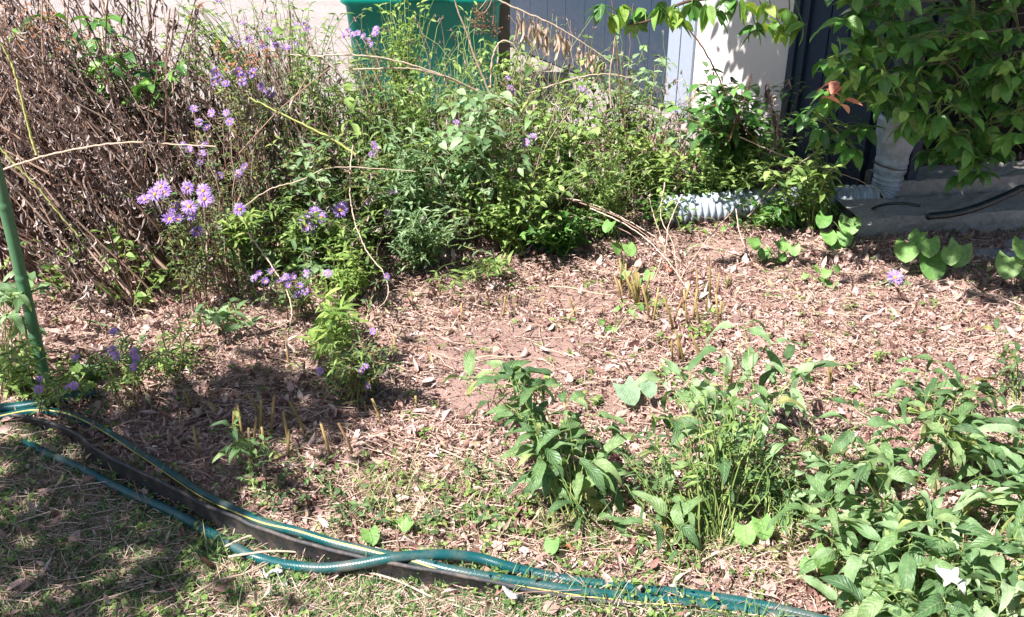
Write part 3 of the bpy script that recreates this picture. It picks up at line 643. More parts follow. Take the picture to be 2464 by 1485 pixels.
for lab, base, tips_, Y, n in (
    ('rust brown tangle of spent flower heads at the top left corner', (180, 520), [(60, 20), (100, 35), (130, 50), (80, 60), (160, 70), (40, 90), (190, 105), (150, 120), (20, 40), (110, 75), (70, 110)], 3.1, 12),
    ('tuft of rusty spent heads above the dark violet asters', (650, 600), [(520, 120), (545, 140), (570, 130), (600, 150), (560, 160), (590, 165), (470, 20), (650, 135), (620, 120)], 3.12, 12)):
    tips = [at(x, y, Y+random.gauss(0, .05)) for x, y in tips_]
    root, pts = plant('withered_plant', lab, 'dead plant', gp(*base), tips, 'dry', M['dry'], M['stalk'], n=n, up=.8, leafname='dry_leaves')
    for p in tips:
        b = Buf()
        for _ in range(9):
            q = p+rng.normal(0, .016, 3); az = U(0, 6.28, 9); leaves(b, np.repeat(q[None], 9, 0), az, U(-.2, 1.3, 9), U(-1, 1, 9), U(.006, .012, 9), .004, ns=2, curl=1.2)
        b.build('seed_head', M['orange'], root)

# ------------------------------------------------------------ green bushes of the middle
def bush(name, label, cat, base_px, cs, Y, lf, leafm, stemm=None, n=22, sx=60, sy=35, scale=1., up=.7, sY=.12, ln=None, **k):
    tips = []
    for c_ in cs: tips += jitter_tips(c_, max(3, int(n*.95)//len(cs)), sx*1.2, sy*1.1, Y, sY)
    return plant(name, label, cat, gp(*base_px), tips, lf, leafm, stemm or M['stemgreen'], up=up, scale=scale, n=ln, **k)
bush('leafy_shrub', 'bushy plant with bluish green paired leaves at the heart of the green thicket', 'shrub', (1150, 560), [(1100, 250), (1160, 300), (1120, 340), (1210, 300), (1150, 400)], 3.25, 'opp', M['bluegreen'], n=44, sx=45, sy=35)
bush('leafy_shrub', 'grey green weedy shrub left of the middle, with small drooping leaves', 'shrub', (990, 600), [(960, 330), (1000, 370), (940, 420), (1010, 460), (980, 520)], 3.1, 'narrow', M['bluegreen'], n=50, sx=40, sy=35)
bush('leafy_shrub', 'fresh green shrub in front of the foot of the grey shed wall', 'shrub', (1330, 520), [(1290, 240), (1340, 290), (1390, 250), (1420, 320), (1350, 370)], 3.55, 'opp', M['green'], n=48, sx=50, sy=35, scale=.8)
bush('leafy_shrub', 'bright green low bush over the middle of the bed edge, above the dark litter', 'shrub', (1240, 600), [(1180, 470), (1240, 430), (1300, 460), (1340, 410), (1260, 520), (1130, 500)], 3.15, 'small', M['green'], n=70, sx=45, sy=28)
bush('leafy_shrub', 'bush with fine narrow leaves to the right of the green thicket, behind the tan canes', 'shrub', (1460, 560), [(1420, 430), (1480, 380), (1450, 330), (1530, 430), (1500, 480), (1380, 480)], 3.3, 'aster', M['green'], n=70, sx=45, sy=35)
bush('leafy_shrub', 'yellowish green bush just left of the pale corner trim', 'shrub', (1560, 500), [(1540, 330), (1580, 370), (1520, 300), (1620, 380), (1600, 420)], 3.6, 'small', M['yellowgreen'], n=50, sx=45, sy=30)
bush('leafy_shrub', 'mixed green weeds in front of the green bin, below the arching canes', 'shrub', (1010, 520), [(900, 210), (960, 240), (1010, 200), (1060, 240), (880, 270), (1000, 290), (1100, 200)], 3.65, 'small', M['green'], n=84, sx=45, sy=32)
bush('leafy_shrub', 'weedy plant with pale drooping lance leaves between the asters and the bin', 'shrub', (840, 540), [(760, 190), (800, 230), (720, 260), (820, 290), (850, 250), (780, 150)], 3.5, 'narrow', M['green'], n=56, sx=40, sy=32, scale=.9)
bush('leafy_shrub', 'dark leafy weeds under the yellow stem left of the middle', 'shrub', (760, 600), [(700, 330), (760, 380), (820, 420), (860, 340), (900, 420), (650, 390)], 3.15, 'small', M['aster'], n=48, sx=45, sy=40)
bush('leafy_shrub', 'green shoots among the big purple asters at the middle of the bed', 'shrub', (800, 640), [(650, 500), (700, 540), (790, 580), (840, 560), (880, 570), (920, 530), (680, 590)], 2.95, 'narrow', M['green'], n=48, sx=32, sy=24, scale=.8)
bush('leafy_shrub', 'pale green weeds spreading over the dark litter below the green thicket', 'shrub', (1010, 640), [(960, 560), (1010, 580), (1060, 540), (1100, 560), (1040, 520)], 2.95, 'narrow', M['bluegreen'], n=50, sx=40, sy=22, scale=.75)
bush('leafy_shrub', 'leafy plant against the top of the green bin with pale yellow tips', 'shrub', (980, 430), [(960, 20), (990, 50), (950, 60), (1010, 15), (985, 95), (930, 30), (965, 120)], 4.1, 'small', M['yellowgreen'], n=56, sx=20, sy=18)
bush('leafy_shrub', 'slim plant with lance leaves in front of the right half of the green bin', 'shrub', (1130, 470), [(1110, 60), (1115, 110), (1150, 150), (1080, 130), (1120, 20)], 4.0, 'narrow', M['green'], n=10, sx=15, sy=16, ln=9, scale=.8)
bush('leafy_shrub', 'green plant arching over the post at the right edge of the bin', 'shrub', (1230, 480), [(1200, 110), (1180, 130), (1230, 130), (1210, 170), (1260, 100)], 3.95, 'opp', M['green'], n=26, sx=24, sy=18, scale=.7)
bush('leafy_shrub', 'grey green wilted plant in front of the grey wall near the tall dry stem', 'shrub', (1500, 440), [(1445, 150), (1440, 170), (1540, 150), (1550, 180), (1530, 170), (1580, 190), (1565, 215)], 3.9, 'opp', M['bluegreen'], n=30, sx=20, sy=18, scale=.72)
bush('leafy_shrub', 'broad dark leaved plant in front of the cream door', 'shrub', (1760, 470), [(1730, 230), (1760, 250), (1700, 260), (1790, 270), (1840, 290), (1760, 205), (1720, 280), (1850, 300), (1680, 270)], 3.45, 'opp', M['vine'], M['stemred'], n=46, sx=25, sy=22, scale=1.15)
bush('leafy_shrub', 'tangled green undergrowth between the cream door and the drain pipe', 'shrub', (1720, 500), [(1680, 360), (1740, 400), (1800, 380), (1860, 350), (1880, 400), (1640, 420), (1780, 440)], 3.5, 'small', M['green'], n=64, sx=35, sy=22)
bush('leafy_shrub', 'darker weeds in the shade along the right part of the drain pipe', 'shrub', (1900, 540), [(1780, 520), (1830, 520), (1880, 522), (1860, 530)], 3.42, 'opp', M['vine'], n=18, sx=25, sy=12, scale=.85)
bush('leafy_shrub', 'bright leafy sprays drooping over the middle of the drain pipe', 'shrub', (1960, 560), [(1890, 390), (1940, 370), (1960, 385), (1990, 400), (1860, 420)], 3.35, 'opp', M['green'], n=26, sx=22, sy=14, scale=.8)
bush('leafy_shrub', 'low dark green mound at the foot of the thicket above the pale canes', 'shrub', (1350, 600), [(1300, 560), (1340, 580), (1380, 550), (1400, 520), (1280, 530)], 3.2, 'small', M['vine'], n=50, sx=30, sy=14)
bush('leafy_shrub', 'yellow green shoot with long lance leaves standing alone left of the bare soil', 'shrub', (810, 870), [(790, 720), (800, 760), (770, 780), (820, 740), (840, 780), (790, 800), (830, 720)], 2.38, 'narrow', M['yellowgreen'], n=5, sx=12, sy=14, scale=1.2, ln=9)
bush('leafy_shrub', 'yellowish weeds under the big purple asters, left of the lone shoot', 'shrub', (860, 720), [(830, 620), (860, 650), (800, 640), (880, 610), (770, 690)], 2.75, 'narrow', M['yellowgreen'], n=10, sx=22, sy=18, scale=.7)
bush('leafy_shrub', 'dark green bushy aster without flowers below the yellow green shoot', 'shrub', (830, 930), [(790, 850), (820, 870), (850, 860), (800, 900)], 2.25, 'aster', M['green'], n=18, sx=22, sy=18)
bush('leafy_shrub', 'strip leaved plant with yellow lower leaves between the stalks and the asters', 'shrub', (590, 660), [(560, 520), (590, 550), (540, 560), (600, 520)], 2.8, 'narrow', M['yellowgreen'], n=7, sx=18, sy=15, scale=1.1)
bush('leafy_shrub', 'fallen leafy stem lying on the bare soil at the middle', 'shrub', (1220, 640), [(1080, 690), (1120, 670), (1170, 665), (1200, 650), (1060, 660)], 2.75, 'narrow', M['green'], n=12, sx=14, sy=7, scale=.8, sY=.03, ln=8)
bush('leafy_shrub', 'large leaved dark plants behind the withered stalks near the top left', 'shrub', (330, 460), [(270, 120), (320, 170), (370, 180), (230, 70), (400, 190), (90, 60)], 3.3, 'opp', M['vine'], n=20, sx=22, sy=14, scale=1.5)
bush('leafy_shrub', 'leafy stems rising in front of the pale pad at the top', 'shrub', (720, 520), [(400, 30), (440, 60), (480, 100), (520, 60), (430, 110), (700, 20), (780, 40), (480, 30)], 3.4, 'small', M['green'], n=56, sx=35, sy=24)
bush('leafy_shrub', 'clump of round grey green leaves halfway up beside the arching tan stem', 'shrub', (760, 600), [(730, 370), (755, 390), (760, 430), (720, 385), (770, 450)], 2.9, 'opp', M['bluegreen'], n=16, sx=14, sy=16, scale=.75, ln=6)
bush('leafy_shrub', 'narrow green leaves at the left edge beside the green stake', 'shrub', (30, 840), [(10, 690), (40, 720), (30, 760), (90, 700)], 2.3, 'front', M['bluegreen'], n=8, sx=12, sy=15, ln=3, scale=.9)
bush('leafy_shrub', 'low green weeds left of the green stake by the hose end', 'shrub', (40, 930), [(20, 830), (40, 870), (80, 890), (10, 900), (60, 850)], 2.05, 'narrow', M['green'], n=14, sx=25, sy=22, scale=.7)
bush('leafy_shrub', 'grey green rosette in the litter under the withered stalks', 'shrub', (540, 780), [(530, 745), (560, 750), (515, 760), (590, 770)], 2.5, 'opp', M['bluegreen'], n=8, sx=9, sy=8, scale=.75, ln=4)
bush('leafy_shrub', 'short leafy weeds in the litter between the rosette and the stake', 'shrub', (420, 900), [(400, 840), (430, 870), (460, 800), (360, 880), (480, 760)], 2.25, 'narrow', M['green'], n=22, sx=26, sy=18, scale=.75, ln=8)

# the nameless weeds that fill the thicket
def filler(N, x0, x1, y0, y1, h0, h1, lab, grp, kinds, lx=0.0, nt=(5, 9), rr=.13, cond=None):
    k = 0
    while k < N:
        x = random.uniform(x0, x1); y = random.uniform(y0, y1)
        if cond and not cond(x, y): continue
        k += 1; bp = gp(x, y); kd, mt, sc, ln = random.choice(kinds); n = random.randint(*nt)
        tips = [bp+[random.gauss(lx, rr), random.gauss(0, rr*.8), random.uniform(h0, h1)] for _ in range(n)]
        plant('weedy_plant', lab, 'weed', bp, tips, kd, M[mt], M['stemgreen' if random.random() < .6 else 'stalk'], n=ln, scale=sc*random.uniform(.8, 1.2), up=.75, r=.0018, group=grp, basej=.02)
G = [('small', 'green', 1.2, 13), ('opp', 'green', .92, 7), ('opp', 'bluegreen', 1.05, 7), ('opp', 'green', 1.1, 6), ('narrow', 'green', .95, 12), ('small', 'green', 1.3, 10), ('aster', 'bluegreen', 1.1, 22), ('narrow', 'yellowgreen', .8, 13), ('opp', 'yellowgreen', .7, 8)]
filler(22, 830, 1600, 440, 600, .22, .58, 'tangled green weed in the thicket at the middle of the bed', 'weeds filling the green thicket', G, cond=lambda x, y: y < 600-max(0, x-1250)*.22)
filler(9, 850, 1600, 330, 450, .2, .55, 'weed at the back of the thicket before the bin and shed', 'weeds at the back of the thicket', G)
filler(9, 1560, 1960, 400, 470, .12, .42, 'weed tangled behind the drain pipe', 'weeds behind the drain pipe', G+[('opp', 'vine', .9, 9)]*4)
filler(20, 1600, 2060, 515, 560, .05, .15, 'low dark leaved weed in front of the drain pipe', 'low weeds before the drain pipe', [('opp', 'vine', .7, 7), ('opp', 'green', .7, 7), ('small', 'green', .9, 10)], nt=(3, 6), rr=.08)
filler(16, 560, 900, 560, 740, .08, .3, 'short green weed between the purple asters', 'short weeds between the asters', G, nt=(3, 6), rr=.08)
filler(24, 120, 700, 480, 760, .05, .35, 'green weed showing through the withered stalks', 'weeds among the withered stalks', G, nt=(2, 4), rr=.1)
filler(10, 400, 840, 330, 480, .35, .75, 'tall green weed behind the violet asters at the upper left', 'tall weeds behind the asters', G, nt=(4, 7))
filler(22, 560, 1260, 1130, 1290, .015, .05, 'tiny green seedling in the thin grass above the hose', 'seedlings above the hose', [('small', 'front', .8, 5), ('opp', 'front', .4, 4)], nt=(2, 4), rr=.03)
filler(26, 1250, 2350, 620, 1000, .01, .035, 'tiny green seedling in the sunny litter', 'seedlings in the litter', [('small', 'green', .9, 4), ('opp', 'green', .45, 3)], nt=(1, 3), rr=.025)
filler(5, 0, 420, 800, 960, .02, .1, 'little weed by the stake and hose end', 'weeds by the stake', G, nt=(2, 5), rr=.05)

filler(80, 840, 1700, 430, 600, .15, .5, 'dry brown weed among the green plants of the thicket', 'dry weeds among the green thicket', [('dry', 'dry', .8, 14)], nt=(2, 5), rr=.15, cond=lambda x, y: y < 590-max(0, x-1250)*.22)
filler(64, 820, 1620, 420, 600, .35, .72, 'bare brown stem standing up out of the green thicket', 'bare stems in the green thicket', [('dry', 'dry', .55, 4)], nt=(1, 3), rr=.16, cond=lambda x, y: y < 570-max(0, x-1250)*.22)
filler(34, 430, 900, 480, 740, .1, .4, 'dry brown weed among the asters', 'dry weeds among the asters', [('dry', 'dry', .8, 12)], nt=(2, 4), rr=.12)

# ------------------------------------------------------------ canes and tall stems
def cane(label, px, Y, r=.003, mat='cane', leafy=None, ground=False, name='cane', cat='stem', nl=0, group=None):
    Ys = Y if isinstance(Y, (list, tuple)) else [Y]*len(px)
    pts = [at(x, y, q) for (x, y), q in zip(px, Ys)]
    P_ = curve(pts, 10); P_ = P_+rng.normal(0, .0009, P_.shape)
    b = Buf(); n = len(P_); rad = np.linspace(r, r*.55, n)*(1+.22*(np.arange(n) % 7 == 0)); tubes(b, P_, rad, 6)
    root = thing(name, label, cat, P_[0], group); b.build('stem', M[mat], root)
    if leafy:
        m = nl; idx = rng.integers(int(n*.1), n, m); bf = Buf(); d = LF[leafy]
        leaves(bf, P_[idx], U(0, 6.28, m), U(d['el'][0], d['el'][1], m), U(-.5, .5, m), d['L']*U(.6, 1.3, m), d['W']*U(.8, 1.3, m), curl=d['curl']*U(.5, 1.3, m), fold=d['fold'], kind=d['kind'], ns=d['ns'], tw=(3*U(-1, 1, m) if leafy == 'dry' else 0))
        bf.build('dry_leaves' if leafy == 'dry' else 'foliage', M['dry' if leafy == 'dry' else 'green'], root)
    return root
cane('long pale cane arching over the withered stalks, just above the green stake', [(-60, 440), (0, 412), (75, 385), (150, 366), (250, 348), (330, 342), (430, 349), (520, 352)], 2.45, .0034)
cane('upper of two bare canes crossing in front of the green bin', [(1230, 240), (1140, 215), (1060, 180), (960, 148), (850, 132), (760, 135), (700, 132)], [3.5, 3.45, 3.4, 3.35, 3.3, 3.3, 3.3], .0042)
cane('lower of two bare canes crossing in front of the green bin', [(1240, 262), (1160, 225), (1080, 188), (990, 166), (900, 165), (830, 168)], [3.5, 3.45, 3.4, 3.35, 3.3, 3.3], .0040)
cane('forked brown stem rising in front of the right half of the green bin', [(1180, 230), (1140, 130), (1120, 70), (1100, 20), (1085, -40)], 3.6, .0045)
cane('bare arched stem looping over beside the wooden post', [(1180, 210), (1185, 140), (1205, 100), (1235, 108), (1255, 150), (1252, 220)], 3.6, .0036)
r_ = cane('pale cane slanting down the grey wall with dried leaves hanging from it', [(1180, -10), (1230, 15), (1300, 45), (1350, 70), (1405, 105), (1470, 150)], 3.75, .0038)
b = Buf(); pts = []
for x in (1243, 1262, 1278, 1295, 1300, 1318, 1342, 1352, 1362, 1395, 1408, 1420, 1432, 1446):
    y = np.interp(x, [1180, 1230, 1300, 1350, 1405, 1470], [-10, 15, 45, 70, 105, 150])
    for _ in range(3): pts.append(at(x+random.gauss(0, 3), y+random.uniform(8, 18), 3.75+random.gauss(0, .01)))
pts = np.array(pts); m = len(pts); leaves(b, pts, U(0, 6.28, m), U(-1.55, -1.3, m), U(-1.5, 1.5, m), U(.06, .115, m), U(.012, .022, m), curl=U(-.5, .5, m), fold=.75, kind='lance', ns=8, tw=U(-3, 3, m), ruffle=.3)
tubes(b, np.stack([pts+[0, 0, .02], pts], 1), .0009, 4)
b.build('hanging_leaves', M['tanleaf'], r_)
cane('tall thin brown stem in front of the grey wall, topped with lance leaves', [(1525, 480), (1515, 400), (1502, 300), (1490, 200), (1484, 120), (1478, 60), (1470, -20)], [3.5]*7, .0034, 'stalk')
cane('pale stem beside the tall brown stem', [(1470, 260), (1468, 180), (1478, 110), (1482, 50)], 3.52, .0032)
cane('yellow green stem sloping through the thicket left of the middle', [(855, 372), (800, 335), (740, 305), (680, 275), (600, 235)], 3.0, .0042, 'stemyellow', 'narrow', nl=4)
cane('tall yellow green stem at the left edge', [(88, 372), (70, 310), (50, 230), (30, 160), (5, 110), (-30, 60)], 2.5, .0036, 'stemyellow')
cane('yellow green stem crossing the left edge above the stake', [(-40, 310), (0, 355), (40, 400), (90, 450), (130, 500), (190, 570)], 2.55, .0034, 'stemyellow')
cane('long pale stem hanging down over the litter, right of the lone yellow green shoot', [(850, 350), (842, 420), (848, 510), (880, 600), (925, 660), (930, 720), (885, 760)], [2.95, 2.9, 2.85, 2.75, 2.65, 2.55, 2.5], .0024)
cane('tan stem arching down left of the yellow green shoot to the litter', [(595, 560), (640, 620), (690, 700), (702, 760), (690, 830), (720, 880), (770, 905)], [2.6, 2.6, 2.5, 2.4, 2.3, 2.2, 2.15], .0024)
cane('thin dry cane low in the thicket between the grey leaved clump and the stalks', [(560, 520), (640, 460), (720, 435), (790, 405), (900, 405), (1000, 412)], 2.85, .0022)
cane('tan cane rising to the right in front of the grey wall', [(1270, 225), (1330, 205), (1400, 185), (1460, 178), (1530, 190)], 3.6, .0030)
for k, (a_, b_, c_, d_) in enumerate((((1270, 515), (1400, 520), (1520, 565), (1640, 660)), ((1290, 470), (1420, 490), (1560, 560), (1660, 650)), ((1340, 470), (1480, 520), (1580, 590), (1650, 700)), ((1420, 500), (1520, 550), (1600, 620), (1670, 720)), ((1560, 470), (1580, 540), (1600, 600), (1610, 680)),
        ((1600, 440), (1590, 520), (1620, 590), (1630, 680)), ((1640, 470), (1610, 540), (1600, 600), (1570, 680)), ((1760, 510), (1700, 580), (1650, 650), (1600, 740)), ((1770, 500), (1780, 560), (1800, 610), (1830, 660)))):
    g_ = gp(*d_); cane('thin bare tan cane in the sheaf fanning up and left from the cut stubble', [a_, b_, c_, d_], [g_[1]+.32, g_[1]+.22, g_[1]+.1, g_[1]], .0022, 'straw', group='bare canes fanning out of the stubble')
cane('thin twig crossing above the drain pipe towards the downspout', [(1780, 330), (1900, 380), (2000, 410), (2080, 440), (2140, 475)], 3.4, .0022)
cane('slim branch rising from the pipe leaves to the shed boards', [(1800, 520), (1880, 430), (1960, 370), (2030, 340)], 3.4, .0024)
cane('dark red stem leaning right in front of the cream door', [(1755, 340), (1775, 280), (1800, 215), (1808, 178)], 3.45, .0034, 'stemred')
cane('dark stem leaning left in front of the cream door', [(1650, 60), (1700, 130), (1740, 210), (1780, 290), (1830, 350)], 3.42, .0030, 'stemred')
cane('black shrivelled stalk in front of the right edge of the cream door', [(1880, 360), (1870, 300), (1855, 250), (1848, 195)], 3.4, .0026, 'stemred', 'dry', nl=40)
cane('long thin twig lying on the litter towards the right edge', [(2200, 640), (2300, 690), (2400, 715), (2480, 745)], [3.05, 2.87, 2.78, 2.7], .0026, 'cane')
# dark berry clusters hanging before the bin
def berries(label, px, Y):
    c_ = at(*px[0], Y); root = thing('seed_cluster', label, 'seed heads', c_); b = Buf()
    for (x, y) in px:
        q = at(x, y, Y+random.gauss(0, .02))
        for _ in range(16):
            e_ = q+rng.normal(0, .011, 3); az = U(0, 6.28, 6); leaves(b, np.repeat(e_[None], 6, 0), az, U(-.8, .8, 6), U(-1, 1, 6), .006, .004, ns=2, curl=1.6, kind='round')
    b.build('seed_heads', M['seed'], root); b = Buf(); P0 = np.array([at(x, y, Y) for x, y in px]); tp = at(px[0][0]+40, px[0][1]-60, Y)
    tubes(b, bez(tp, P0, .9, 8, .01), .0012, 4); b.build('stem', M['stalk'], root)
berries('cluster of dark brown dried seed heads hanging before the green bin', [(1150, 25), (1145, 45), (1165, 50), (1172, 68), (1185, 60), (1160, 35), (1195, 75), (1188, 85), (1140, 60), (1155, 70)], 3.7)

# ------------------------------------------------------------ overhanging tree at the upper right
def tree():
    root = thing('overhanging_tree', 'broad leaved tree leaning in from the upper right over the shed corner', 'tree', (3.1, 3.2, 0))
    bark = flat_mat('bark', [(.07, .05, .04), (.14, .11, .085), (.2, .165, .13)], .9, 30, .006, 60)
    b = Buf(); tr = curve([(3.1, 3.2, -.1), (3.05, 3.2, .6), (2.9, 3.15, 1.3), (2.6, 3.1, 2.0), (2.2, 3.0, 2.5)], 10); tubes(b, tr, np.linspace(.085, .04, len(tr)), 12); b.build('trunk', bark, root)
    vis = [(2050, 20), (2060, 60), (2090, 30), (2140, 20), (2060, 130), (2110, 90), (2180, 60), (2060, 175), (2080, 190), (2150, 130), (2150, 200), (2210, 120), (2230, 40), (2290, 20), (2270, 90), (2110, 215), (2050, 225),
           (2190, 230), (2240, 180), (2300, 140), (2340, 60), (2390, 40), (2440, 20), (2360, 110), (2420, 90), (2320, 200), (2260, 250), (2300, 260), (2390, 170), (2440, 140), (2420, 220), (2460, 200), (2470, 260),
           (1990, 300), (2030, 315), (2290, 320), (2330, 330), (2350, 370), (2310, 380), (2330, 400), (2380, 300)]
    cs = []; 
    for x, y in vis: cs.append(at(x, y, random.uniform(2.9, 3.35) if y < 270 else random.uniform(3.0, 3.25)))
    hi = []; s_ = np.array(SUN)
    def shade(pt, dz): return pt-s_*(dz/-s_[2])
    def on_wall(x, y):
        d = ray(x, y); o_ = np.array([0, 0, CAM_H]); return o_+d*(np.dot(WO-o_, ax[1])/np.dot(d, ax[1]))
    edge = []
    for x, y in ((1800, 40), (1835, 55), (1780, 90), (1810, 130), (1835, 165), (1860, 130), (1820, 180), (1845, 225), (1860, 265), (1880, 205), (1870, 340), (1885, 90), (1750, 30), (1790, 10), (1850, 20), (1815, 70), (1860, 90), (1840, 140), (1880, 150), (1865, 200), (1885, 250), (1880, 310), (1770, 60), (1830, 105), (1850, 170), (1870, 120)): edge.append(shade(on_wall(x, y), random.uniform(1.0, 1.4)))
    for x in range(1925, 2125, 24):
        for y in range(-20, 500, 42): hi.append(shade(on_wall(x+random.gauss(0, 6), y+random.gauss(0, 8)), random.uniform(1.35, 1.9)))
    for x, y in [(x, y) for x in range(2130, 2760, 42) for y in (385, 430, 470, 510, 550, 590)]: (hi if (y < 500 or random.random() < .35) else edge).append(shade(gp(x, y, .1), random.uniform(1.8, 2.3)))
    for x, y in ((2230, 640), (2290, 660), (2350, 680), (2400, 700), (2440, 720), (2464, 660), (2330, 640), (2400, 650), (2500, 700), (2060, 560), (2000, 530), (1900, 500), (1800, 490)): edge.append(shade(gp(x, y, .0), random.uniform(1.9, 2.2)))
    for x, y in [(x, y) for x in range(2190, 2520, 85) for y in range(-40, 330, 85)]: hi.append(shade(at(x, y, 3.1), random.uniform(.9, 1.3)))
    for _ in range(50): hi.append(np.array([random.uniform(1.6, 3.2), random.uniform(2.6, 3.9), random.uniform(1.5, 2.6)]))
    allc = np.array(cs+hi+edge); b = Buf(); bs = Buf(); br = Buf()
    for k, c_ in enumerate(allc):
        visb = k < len(cs); n = 14 if visb else (34 if k < len(cs)+len(hi) else 13); rad = .065 if visb else (.11 if k < len(cs)+len(hi) else .05)
        src = tr[np.argmin(np.linalg.norm(tr-c_, axis=1)+np.abs(tr[:, 2]-c_[2]-.5))]
        if k % (7 if visb else 11) == 0: tubes(br, bez(src, [c_], .85, 10, .05), np.linspace(.009, .0022, 10), 5)
        P_ = c_+rng.normal(0, rad, (n, 3))*[1, 1, .75]; az = U(0, 6.28, n); el = U(-1.0, .45, n)
        if visb:                     # leaves stand in whorls at the twig ends
            nw = 4; wc = c_+rng.normal(0, rad*.9, (nw, 3))*[1, 1, .8]; n = nw*6; P_ = np.repeat(wc, 6, 0); az = np.tile(np.arange(6)*1.05, nw)+np.repeat(U(0, 6, nw), 6)+rng.normal(0, .2, n); el = np.repeat(U(-.9, .1, nw), 6)+rng.normal(0, .28, n)
            P_ = P_+np.stack([np.cos(az), np.sin(az), el], -1)*.007+rng.normal(0, .003, (n, 3))
            tubes(bs, bez(c_+[0, 0, .02], wc, .7, 6, .005), .0013, 4)
        leaves(b, P_, az, el, U(-.6, .6, n), U(.048, .080, n), U(.028, .044, n), curl=U(.1, .8, n), fold=.25, kind='ovate', ns=6)
        tubes(bs, bez(c_, P_, .5, 4, .005), .0009, 3)
    b.build('crown', M['treeleaf'], root); bs.build('twigs', M['stemgreen'], root); br.build('branch', bark, root)
    # outer edge sprays, their sunlit look put into a lime colour
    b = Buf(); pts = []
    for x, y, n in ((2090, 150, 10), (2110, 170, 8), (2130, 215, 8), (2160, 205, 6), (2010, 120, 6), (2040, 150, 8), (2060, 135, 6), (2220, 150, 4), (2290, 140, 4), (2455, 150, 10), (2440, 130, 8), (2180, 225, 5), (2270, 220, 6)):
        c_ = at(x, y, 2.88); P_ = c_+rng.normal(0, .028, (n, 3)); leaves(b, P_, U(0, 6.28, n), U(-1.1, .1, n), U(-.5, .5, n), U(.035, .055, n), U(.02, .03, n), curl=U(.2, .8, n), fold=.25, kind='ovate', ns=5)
    b.build('pale_leaves', M['treelit'], root)
    b = Buf(); P_ = np.array([at(x, y, 2.82) for x, y in ((2000, 200), (2018, 205), (1980, 215), (2003, 235), (2030, 240), (2022, 250), (2012, 195), (1985, 235))]); m = len(P_)
    leaves(b, P_, U(0, 6, m), U(-1.2, .2, m), U(-.4, .4, m), .058, .030, curl=.4, kind='ovate'); b.build('pink_leaves', M['pinkleaf'], root)
tree()
def low_branch():
    br = curve([at(2300, -260, 2.75), at(2000, -120, 2.75), at(1800, -20, 2.75), at(1650, 5, 2.75), at(1560, 50, 2.75), at(1500, 60, 2.75)], 12)
    root = thing('leafy_branch', 'branch with lime green leaves hanging in at the top, before the cream door', 'branch', br[0]); b = Buf(); tubes(b, br, np.linspace(.008, .002, len(br)), 6); b.build('stem', M['stalk'], root)
    b = Buf(); bs = Buf(); bd = Buf()
    for x, y, n in ((1445, 20, 6), (1470, 45, 6), (1500, 20, 6), (1530, 60, 4), (1545, 30, 5), (1590, 20, 7), (1620, 25, 6), (1665, 15, 6), (1700, 20, 5), (1725, 30, 5), (1640, 50, 5), (1790, 15, 5), (1820, 70, 6), (1850, 60, 6), (1880, 70, 6), (1900, 30, 6), (1760, 5, 6), (1845, 20, 5), (1930, 60, 6)):
        c_ = at(x, y-6, 2.75+random.gauss(0, .04)); P_ = np.repeat(c_[None], n, 0)+rng.normal(0, .005, (n, 3)); src = br[np.argmin(np.linalg.norm(br-c_, axis=1))]
        tubes(bd, bez(src, [c_], .6, 8, .01), .0016, 4)
        tgt = b if random.random() < .55 else bd
        leaves(tgt, P_, U(0, 6.28, n), U(-1.4, -.2, n), U(-.6, .6, n), U(.045, .07, n), U(.024, .034, n), curl=U(.1, .7, n), fold=.25, kind='ovate', ns=6)
    b.build('pale_leaves', M['lime'], root); bd.build('dark_leaves', M['vine'], root)
low_branch()

# the tree whose shade falls on the lawn, standing out of the picture to the left
def shade_tree():
    root = thing('shade_tree', 'tree beyond the left edge whose dappled shade falls on the lawn', 'tree', (-3.9, -.4, 0))
    bark = bpy.data.materials['bark']; b = Buf(); tr = curve([(-3.9, -.4, -.1), (-3.85, -.38, 1.2), (-3.7, -.3, 2.4), (-3.4, -.2, 3.4)], 10)
    tubes(b, tr, np.linspace(.14, .05, len(tr)), 12); b.build('trunk', bark, root)
    b = Buf(); br = Buf(); s = np.array(SUN)
    def spot(px, z, n, rad):
        n = int(n*.45); rad *= 1.3
        g_ = gp(*px); c_ = g_+s*(z/s[2]); c_[2] = z
        tubes(br, bez(tr[-8], [c_], .8, 10, .05), np.linspace(.02, .005, 10), 6)
        P_ = c_+rng.normal(0, rad, (n, 3))*[1, 1, .6]
        leaves(b, P_, U(0, 6.28, n), U(-.6, .4, n), U(-.5, .5, n), U(.055, .095, n), U(.04, .06, n), curl=.3, fold=.2, kind='ovate', ns=3)
    for px, z, n, rad in (((60, 1130), 3.0, 80, .10), ((230, 1180), 3.1, 60, .08), ((60, 1330), 3.2, 80, .08), ((260, 1290), 3.0, 42, .06), ((400, 1330), 3.1, 30, .05), ((-60, 1050), 3.3, 200, .16), ((150, 1440), 3.1, 40, .06), ((-80, 1450), 3.3, 200, .16), ((480, 1260), 3.1, 50, .05), ((330, 1400), 3.1, 45, .05),
                          ((330, 1080), 3.2, 200, .10), ((250, 1050), 3.2, 120, .08), ((400, 1120), 3.1, 120, .08), ((480, 1060), 3.1, 150, .08), ((760, 960), 3.1, 130, .07), ((600, 930), 3.1, 110, .07), ((700, 990), 3.1, 80, .06), ((560, 1140), 3.1, 60, .07), ((610, 1010), 3.1, 60, .06), ((850, 1050), 3.1, 40, .045), ((440, 1190), 3.0, 170, .08),
                          ((20, 1230), 3.1, 50, .08), ((380, 1210), 3.1, 120, .08), ((910, 940), 3.1, 45, .05)):
        spot(px, z, n, rad)
    b.build('crown', M['vine'], root); br.build('branch', bark, root)
shade_tree()

